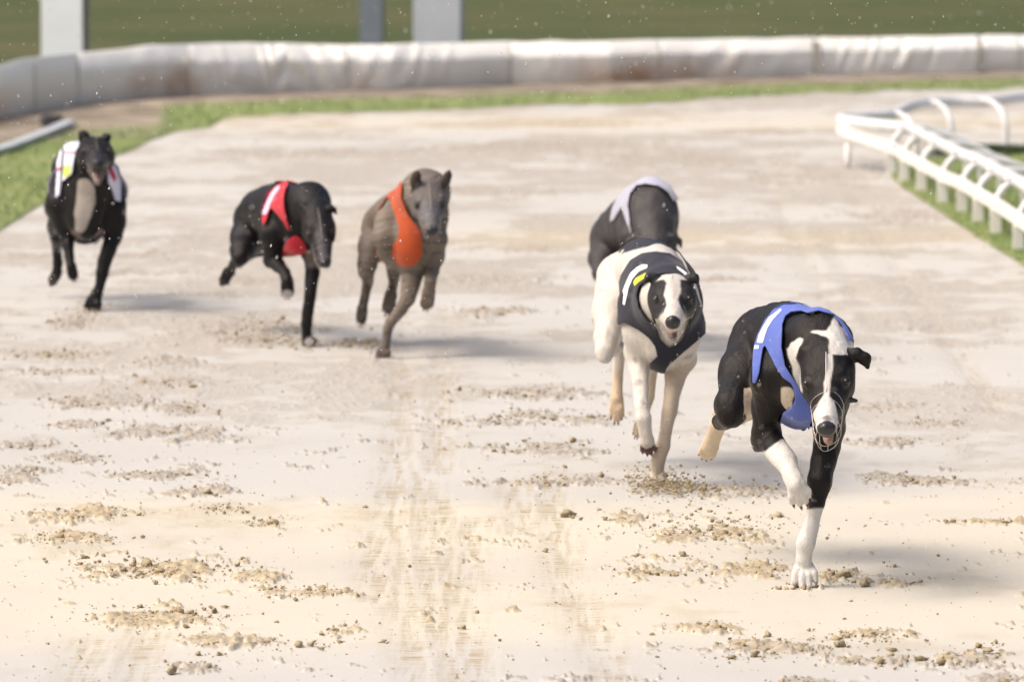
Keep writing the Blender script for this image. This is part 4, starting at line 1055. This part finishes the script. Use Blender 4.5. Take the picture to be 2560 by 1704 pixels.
jg = jacket_p([(190,660),(195,580),(215,505),(258,438),(310,404),(380,396),(445,406),(495,440),(530,500),(560,570),(590,660),(620,770),(560,822),(500,872),(432,936),(407,988),(358,978),(350,920),(385,888),(375,840),(345,800),(300,766),(226,728),(200,740)],
    [(288,600),(298,660),(338,718),(378,750),(400,810),(440,850),(495,820),(535,745),(560,690),(566,640),(550,560),(522,522),(480,506),(420,500),(370,508),(330,530),(300,560)],
    (370,400,.38), (0,1,0.30), [((290,838,.0), (276,1000,.04), .056, .052), ((545,925,.02), (505,1060,.05), .062, .06)])
yelM = fabric('yellow_patch', (0.72, 0.82, 0.03), 0.6, 0.03)
build_dog(D, 'white greyhound with black eye patches and navy jacket, running behind the blue-jacketed dog', coat, dict(g=jg, mat=navyM, off=.008),
    [('jacket_number', poly_mark([(318,458),(341,461),(339,476),(300,492),(270,527),(252,567),(247,592),(234,650),(225,642),(230,596),(225,584),(240,543),(262,498),(290,473)]), whiteF),
     ('jacket_stripe', poly_mark([(473,468),(490,476),(521,499),(537,534),(525,534),(505,503),(478,482)]), whiteF),
     ('jacket_patch', poly_mark([(275,541),(288,522),(334,499),(341,513),(300,541),(281,559)]), yelM, 'small yellow patch')],
    dict(open=0.02, w=0.55))

# ---------------------------------------------------------------- 3: dark grey, white jacket, hidden behind the second
D = Dog('grey', 1440, 420, 0.52941, (400, 869), 0.0055)
D.loft([(360,240,-.02,.075,.12), (345,240,.12,.096,.138), (315,235,.30,.092,.120), (245,265,.50,.085,.100), (200,300,.65,.080,.090), (170,325,.78,.066,.078)])
D.chain([(357,170,.02,.080), (357,205,-.10,.082), (362,290,-.20,.070), (370,370,-.28,.055)], 'neck', 0.03)
D.chain([(270,220,.10,.040), (262,330,.02,.045), (290,440,.06,.035), (310,560,.0,.022), (325,640,-.02,.018), (340,700,.02,.018)], 'RF', 0.02)
D.chain([(415,220,.10,.040), (422,330,.02,.043), (430,450,.06,.035), (420,600,.02,.022), (405,760,.0,.018), (398,830,.0,.017)], 'LF', 0.02)
D.paw((398,825,.0), (400,872,-.02), 0.026); D.paw((340,695,.02), (350,740,.04), 0.026)
D.chain([(150,330,.72,.062), (122,430,.58,.042), (118,500,.48,.028)], 'thigh', 0.03)
D.chain([(118,500,.48,.028), (180,570,.66,.018), (200,620,.70,.015), (205,740,.68,.014)], 'RH', 0.015); D.paw((205,735,.68), (204,790,.66), 0.024)
D.chain([(230,330,.72,.062), (260,450,.58,.042), (270,520,.48,.028), (290,600,.70,.016), (300,720,.68,.014)], 'LH', 0.015); D.paw((300,715,.68), (300,770,.66), 0.024)
D.chain([(140,320,.86,.015), (170,480,.95,.010), (190,560,.98,.007)], 'tail', 0.02)
D.set_head((372,400,-.30), (380,520,-.44), 1.05, 0.0, ears=EARS_FOLD())
def coat(D, V, tags, t):
    col = base_col(V, (0.050, 0.047, 0.047), 0.3); face_marks(D, V, tags, col); return col
wjM = fabric('white_jacket', (0.40, 0.41, 0.50), 0.7, 0.05)
jg = jacket_p([(140,270),(150,190),(185,125),(240,70),(300,35),(380,40),(445,85),(480,150),(462,155),(440,118),(400,88),(330,74),(285,82),(255,122),(245,180),(255,270),(268,335),(240,250),(215,185),(180,245)],
    None, (320,60,.34), (0,1,0.1), [((262,380,.02), (270,520,.05), .07,.07), ((450,380,.02), (450,520,.05), .07,.07)])
build_dog(D, 'dark grey greyhound in white jacket, half hidden behind the white one', coat, dict(g=jg, mat=wjM), [], dict(open=0.0, w=1.0))

# ---------------------------------------------------------------- 4: brindle, orange jacket
D = Dog('orange', 850, 400, 0.33161, (325, 1488), 0.0045)
D.loft([(560,600,.02,.070,.115), (580,520,.15,.080,.138), (508,480,.33,.080,.128), (430,450,.52,.074,.098), (370,450,.68,.072,.085), (325,480,.80,.062,.075)])
D.chain([(620,330,.05,.090), (640,255,.0,.078), (660,300,-.10,.055)], 'neck', 0.03)
D.chain([(430,330,.14,.036), (370,460,.06,.044), (345,580,.03,.042), (370,690,.08,.034), (430,760,.07,.030), (500,800,.06,.028)], 'shoulder', 0.022)
D.chain([(720,360,.14,.030), (725,480,.06,.034), (718,600,.02,.038), (710,720,.06,.036)], 'shoulder', 0.022)
D.chain([(560,760,.06,.050), (540,900,.04,.034), (512,1040,.02,.026), (455,1130,.01,.021), (385,1215,.0,.0175), (360,1270,.0,.0165), (345,1380,.0,.0145), (330,1430,.0,.016)], 'RF', 0.014)
D.paw((330,1425,.0), (322,1492,-.02), 0.025)
D.chain([(710,720,.06,.036), (695,830,.04,.024), (682,920,-.01,.0195), (672,980,.0,.021)], 'LF', 0.014)
D.paw((670,985,.0), (645,1130,.03), 0.030, 0.75)
D.chain([(285,500,.75,.056), (245,650,.65,.046), (205,780,.55,.030), (195,850,.52,.024)], 'thigh', 0.03)
D.chain([(330,560,.8,.05), (280,680,.68,.038)], 'thigh', 0.03)
D.chain([(198,850,.52,.024), (214,920,.68,.018), (185,1050,.66,.016), (172,1120,.66,.017)], 'RH', 0.012); D.paw((170,1115,.66), (155,1245,.64), 0.026, 0.7)
D.chain([(420,560,.75,.055), (420,720,.62,.040), (412,830,.58,.026), (405,930,.70,.017), (390,1010,.68,.018)], 'LH', 0.014); D.paw((390,1005,.68), (355,1160,.64), 0.031, 0.75)
D.chain([(330,470,.92,.015), (340,620,1.0,.010), (350,720,1.02,.006)], 'tail', 0.02)
D.set_head((668,290,-.12), (690,512,-.31), 1.08, 0.0, ears=[
    (-1, [(-0.038,-0.010,0.028,0.016), (-0.040,-0.012,0.052,0.016), (-0.038,-0.010,0.074,0.013), (-0.036,-0.006,0.088,0.008)]),
    (1, [(0.038,-0.020,0.028,0.016), (0.052,-0.022,0.050,0.016), (0.060,-0.022,0.070,0.013), (0.063,-0.018,0.086,0.008)])])
def coat(D, V, tags, t):
    s_ = np.sin(V[:, 2]*260+V[:, 1]*90+26*vnoise3(V, 16, 3))*1.2*vnoise3(V, 30, 8); a = base_col(V, (0.175, 0.145, 0.118), 0.35, 2)
    m = (sstep(0.0, 0.8, s_)*0.6)[:, None]; col = a*(1-m)+np.array((0.065,0.056,0.050))*m
    T = lambda *a: np.isin(tags, a)
    paint(col, np.where(T('head','jaw'), 0.01, -1), (0.125,0.112,0.105)); col[T('head')] *= (1+0.5*(vnoise3(V[T('head')], 30, 3)-0.5))[:, None]
    f = D.H(0, 0.12, 0.0); paint(col, np.where(T('head'), 0.05-np.linalg.norm(V-f, axis=1), -1), (0.115,0.113,0.122), 0.03)
    paint(col, np.where(T('ear'), 0.01, -1), (0.05,0.04,0.036))
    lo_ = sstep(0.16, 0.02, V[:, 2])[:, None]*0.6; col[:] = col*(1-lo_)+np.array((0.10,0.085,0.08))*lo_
    face_marks(D, V, tags, col); return col
orgM = fabric('orange_jacket', (0.42, 0.070, 0.018))
def org_x(D, P_, v):
    v = np.maximum(v, blob(D, P_, [(395,250,.20,.024), (435,260,.12,.024), (440,350,.03,.022), (465,450,-.03,.026), (500,560,-.07,.034), (510,640,-.06,.046), (505,720,-.02,.042), (505,730,.10,.03)], 0.001))
    return v
jg = jacket_p([(295,320),(335,245),(390,190),(455,145),(466,200),(465,290),(490,350),(520,420),(560,480),(600,520),(615,600),(620,700),(590,770),(520,808),(440,792),(393,720),(395,640),(440,600),(450,520),(425,430),(400,370),(390,330),(375,290),(340,285)],
    None, (430,200,.42), (-0.1,1,0.1), [((350,440,.0), (350,600,.03), .06, .06), ((750,420,.0), (730,740,.06), .075, .075)])
blackF = fabric('black_print', (0.02, 0.02, 0.03), 0.6, 0.03)
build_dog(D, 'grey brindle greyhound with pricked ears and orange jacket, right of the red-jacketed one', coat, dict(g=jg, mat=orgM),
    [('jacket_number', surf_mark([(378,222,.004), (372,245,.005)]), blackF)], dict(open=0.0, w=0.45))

# ---------------------------------------------------------------- 5: black, red jacket
D = Dog('red', 530, 430, 0.29333, (830, 1485), 0.0045)
D.loft([(735,430,.0,.066,.105), (665,400,.14,.086,.125), (575,370,.32,.083,.115), (475,330,.50,.072,.090), (385,345,.65,.068,.080), (330,410,.78,.058,.072)])
D.chain([(750,310,.02,.084), (830,270,-.06,.070), (890,335,-.15,.052)], 'neck', 0.03)
D.chain([(560,250,.14,.034), (520,400,.06,.042), (508,520,.03,.040), (530,640,.07,.034), (505,750,.09,.026)], 'shoulder', 0.02)
D.chain([(490,770,.10,.016), (478,785,.11,.010)], 'RF', 0.015)
D.chain([(515,745,.09,.028), (570,800,.04,.024), (620,860,-.02,.020), (642,930,-.06,.0185), (640,960,-.06,.019)], 'RF', 0.012)
D.paw((640,950,-.06), (640,1065,-.05), 0.029, 0.8)
D.chain([(870,420,.12,.030), (870,540,.04,.042), (850,660,.04,.042), (862,760,.05,.030), (858,860,.03,.0245), (838,1050,.0,.0205), (818,1200,-.01,.0185), (806,1290,-.01,.020), (803,1390,.0,.017), (805,1420,.0,.018)], 'LF', 0.014)
D.paw((806,1415,.0), (862,1492,-.04), 0.027)
D.chain([(330,420,.72,.058), (290,560,.62,.052), (255,670,.52,.036), (240,735,.48,.024)], 'thigh', 0.03)
D.chain([(370,450,.75,.055), (350,560,.66,.048), (300,660,.56,.034)], 'thigh', 0.03)
D.chain([(245,725,.48,.026), (210,735,.62,.018), (170,810,.72,.0155), (150,850,.74,.0165)], 'RH', 0.012); D.paw((152,845,.74), (75,968,.80), 0.028, 0.7)
D.chain([(400,460,.75,.050), (330,620,.62,.036), (270,700,.55,.026), (235,785,.70,.012)], 'LH', 0.014)
D.chain([(235,785,.70,.012), (330,718,.80,.010)], 'LH', 0.01)
D.chain([(330,380,.88,.014), (420,560,.98,.010), (520,690,.95,.008), (450,702,.86,.0075), (360,712,.78,.007), (270,722,.70,.006)], 'tail', 0.01)
D.set_head((905,430,-.20), (955,722,-.335), 1.0, 0.0, roll=-0.08, ears=[
    (-1, [(-0.034,-0.030,0.026,0.013), (-0.046,-0.055,0.030,0.011), (-0.056,-0.075,0.022,0.006)]),
    (1, [(0.032,-0.022,0.028,0.014), (0.046,-0.030,0.038,0.012), (0.058,-0.022,0.034,0.009), (0.064,-0.010,0.024,0.006)])])
def coat(D, V, tags, t):
    col = base_col(V, (0.0105, 0.0095, 0.0105), 0.3); T = lambda *a: np.isin(tags, a)
    f0, f1 = D.H(0, 0.06, 0.03), D.H(0, 0.18, 0.01); ab = f1-f0; tt = np.clip(((V-f0)@ab)/(ab@ab), 0, 1)
    paint(col, np.where(T('head'), 0.010+0.006*tt-np.linalg.norm(V-f0-tt[:, None]*ab, axis=1)*0.9+0.004, -1), (0.06,0.056,0.064), 0.010)
    g = blob(D, V, spts(D, [(830,700,.016), (850,770,.02)], None, 12), 0.004); paint(col, g, (0.15,0.12,0.11), 0.008)
    for q in (((640,1050,-.06,.022),), ((830,1450,-.03,.016),)): paint(col, blob(D, V, list(q), 0.004), (0.45,0.43,0.42), 0.006)
    paint(col, np.where(T('paw') & (D.cy > 1100), 0.0, -1), (0.03,0.03,0.03))
    face_marks(D, V, tags, col); return col
redM = fabric('red_jacket', (0.46, 0.02, 0.035))
def red_x(D, P_, v):
    return np.maximum(v, blob(D, P_, [(560,250,.18,.020), (590,340,.06,.022), (620,420,.0,.018), (655,490,-.04,.014), (690,560,-.05,.020), (700,660,-.04,.036), (700,700,.02,.030)], 0.001))
jg = jacket_p([(425,400),(435,340),(455,275),(490,188),(540,128),(605,90),(655,88),(628,150),(612,220),(615,300),(635,400),(664,485),(650,495),(620,430),(560,360),(510,305),(490,330),(465,410),(437,455)],
    None, (500,110,.38), (-0.15,1,0.1), [((500,440,.02), (500,700,.04), .06, .066), ((880,420,.02), (870,720,.06), .07, .07)], [[(608,640),(650,580),(710,542),(765,570),(800,640),(800,760),(690,790),(640,772),(605,700)]])
lilM = fabric('pale_stripe', (0.62, 0.50, 0.66), 0.6, 0.05)
build_dog(D, 'black greyhound with head down in red jacket, second dog from the left', coat, dict(g=jg, mat=redM),
    [('jacket_number', poly_mark([(575,122),(584,138),(545,192),(503,272),(475,345),(465,365),(428,362),(438,335),(468,268),(508,188),(545,138)]), lilM)], dict(open=0.0, w=0.45))

# ---------------------------------------------------------------- 6: black with pale chest, striped jacket
D = Dog('stripe', 90, 320, 0.30624, (465, 1492), 0.0045)
D.loft([(400,700,-.01,.078,.100), (400,600,.14,.104,.150), (385,530,.32,.098,.140), (335,370,.50,.088,.110), (295,360,.65,.078,.095), (260,430,.78,.062,.078)])
D.chain([(440,500,.0,.092), (478,360,-.05,.074), (480,240,-.07,.056)], 'neck', 0.035)
D.chain([(300,330,.16,.034), (240,480,.08,.048), (215,620,.03,.056), (235,760,.05,.044), (255,860,.05,.032)], 'shoulder', 0.025)
D.chain([(590,370,.16,.034), (618,520,.08,.044), (632,640,.03,.042), (635,760,.04,.040), (630,880,.04,.033)], 'shoulder', 0.025)
D.chain([(255,860,.05,.034), (262,960,.02,.022), (272,1050,.0,.0185), (285,1130,-.02,.017)], 'RF', 0.012); D.paw((286,1120,-.02), (312,1245,.0), 0.026, 0.8)
D.chain([(630,880,.04,.034), (600,980,.02,.029), (560,1090,.01,.0265), (540,1180,.0,.024), (520,1290,.0,.0185), (498,1350,.0,.022), (485,1395,.0,.023)], 'LF', 0.012); D.paw((485,1385,.0), (455,1500,-.03), 0.033)
D.chain([(205,480,.75,.052), (178,650,.65,.043), (178,800,.55,.033), (170,890,.50,.024)], 'thigh', 0.03)
D.chain([(168,900,.52,.023), (172,1000,.68,.016), (180,1100,.70,.0185), (172,1170,.70,.016)], 'RH', 0.012); D.paw((174,1165,.70), (118,1290,.74), 0.026, 0.7)
D.chain([(420,520,.75,.055), (470,700,.62,.045), (520,820,.50,.030), (480,900,.66,.020), (470,860,.85,.014)], 'LH', 0.014)
D.chain([(250,360,.88,.014), (225,200,.95,.011), (228,150,.98,.007)], 'tail', 0.01)
D.set_head((484,195,-.09), (510,272,-.31), 1.18, 0.034, ears=[
    (-1, [(-0.030,-0.020,0.024,0.018), (-0.034,-0.022,0.044,0.018), (-0.040,-0.020,0.054,0.012)]),
    (1, [(0.030,-0.020,0.024,0.016), (0.036,-0.022,0.040,0.016), (0.042,-0.012,0.046,0.010)])])
def coat(D, V, tags, t):
    col = base_col(V, (0.0095, 0.0085, 0.0095), 0.3); T = lambda *a: np.isin(tags, a)
    g = blob(D, V, spts(D, [(405,480,.034), (405,600,.036), (385,700,.032), (370,790,.022), (355,825,.018)], None, 12), 0.003); g = np.where(T('ear','head'), -1, g); paint(col, g, (0.42,0.38,0.34))
    for q in ([(315,870,.02), (340,890,.018)], [(525,850,.018), (520,880,.018)]): paint(col, blob(D, V, spts(D, q, None, 12), 0.004), (0.20,0.15,0.135))
    paint(col, np.where(T('jaw'), 0.01, -1), (0.21,0.165,0.14)); g = blob(D, V, spts(D, [(490,390,.03), (490,430,.02)], ['neck','jaw'], 12), 0.006); paint(col, g, (0.22,0.175,0.155), 0.006)
    g = 0.034-np.linalg.norm(V-D.H(0, 0.15, -0.02), axis=1); paint(col, np.where(T('head'), g, -1), (0.085,0.08,0.08), 0.015)
    paint(col, np.where(T('paw') & (D.cx < 170), 0.0, -1), (0.10,0.09,0.09)); face_marks(D, V, tags, col); col[T('tongue')] = (.2,.12,.11); D.dull = True; return col
strJ = fabric('white_striped_jacket', (0.66, 0.66, 0.80), 0.7, 0.05)
jg = jacket_p([(370,118),(250,120),(195,200),(172,280),(172,400),(160,570),(192,545),(207,440),(238,420),(292,375),(302,300),(322,190)],
    None, (330,110,.52), (0,1,0.1), [((262,570,.0), (235,820,.03), .055, .060), ((650,720,.0), (650,900,.05), .055, .06)], [[(585,300),(620,270),(660,350),(690,450),(690,600),(645,595),(622,505),(590,440)]])
limeM = fabric('lime_patch', (0.42, 0.60, 0.08), 0.6, 0.03); redF = fabric('red_print', (0.50, 0.03, 0.07), 0.6, 0.03)
build_dog(D, 'black greyhound with pale chest in white striped jacket, far left beside the grass', coat, dict(g=jg, mat=strJ, off=.010),
    [('jacket_patch', poly_mark([(224,318),(292,300),(284,382),(226,412)]), limeM), ('jacket_stripe', poly_mark([(220,165),(238,172),(224,320),(207,560),(188,560),(204,330)]), blackF),
     ('jacket_number', poly_mark([(240,202),(322,198),(318,214),(240,216)]), redF), ('jacket_number', poly_mark([(165,338),(204,322),(204,350),(165,366)]), redF), ('jacket_number', poly_mark([(588,315),(618,325),(652,405),(634,438),(602,385)]), redF)],
    dict(open=0.03, w=0.45))

# ================================================================== RAIN
M = NT('rain_drop'); M.set(Base_Color=(0.9, 0.91, 0.93, 1), Roughness=0.15, Specular_IOR_Level=0.8); M.b.inputs['Transmission Weight'].default_value = 0.35
n = 9000
Yr = RNG.uniform(11, 30, n); hw = 0.5*2560/FPX*Yr*1.35+0.3
Xr = RNG.uniform(-1, 1, n)*hw
zc = CAMH - Yr*math.tan(PITCH); Zr = zc + RNG.uniform(-1, 1, n)*(0.5*1704/FPX*Yr+0.15)
okk = Zr > 0.02; Xr, Yr, Zr = Xr[okk], Yr[okk], Zr[okk]; n = len(Xr)
b = np.array([[1, 0, 0], [0, 1, 0], [-1, 0, 0], [0, -1, 0], [0, 0, 2.3], [0, 0, -1.6]], float); f = np.array([[0, 1, 4], [1, 2, 4], [2, 3, 4], [3, 0, 4], [1, 0, 5], [2, 1, 5], [3, 2, 5], [0, 3, 5]])
sz = 0.00072*np.exp(np.abs(RNG.normal(0, 0.35, n)))
Vd = b[None]*sz[:, None, None]; Vd[:, :, 0] += Vd[:, :, 2]*0.18
Vd = Vd+np.stack([Xr, Yr, Zr], -1)[:, None]; Fd = f[None]+(np.arange(n)*6)[:, None, None]
tag(mesh_np('raindrops', Vd.reshape(-1, 3), Fd.reshape(-1, 3), M.m), 'fine bright raindrops falling over the whole track', 'rain', kind='stuff')
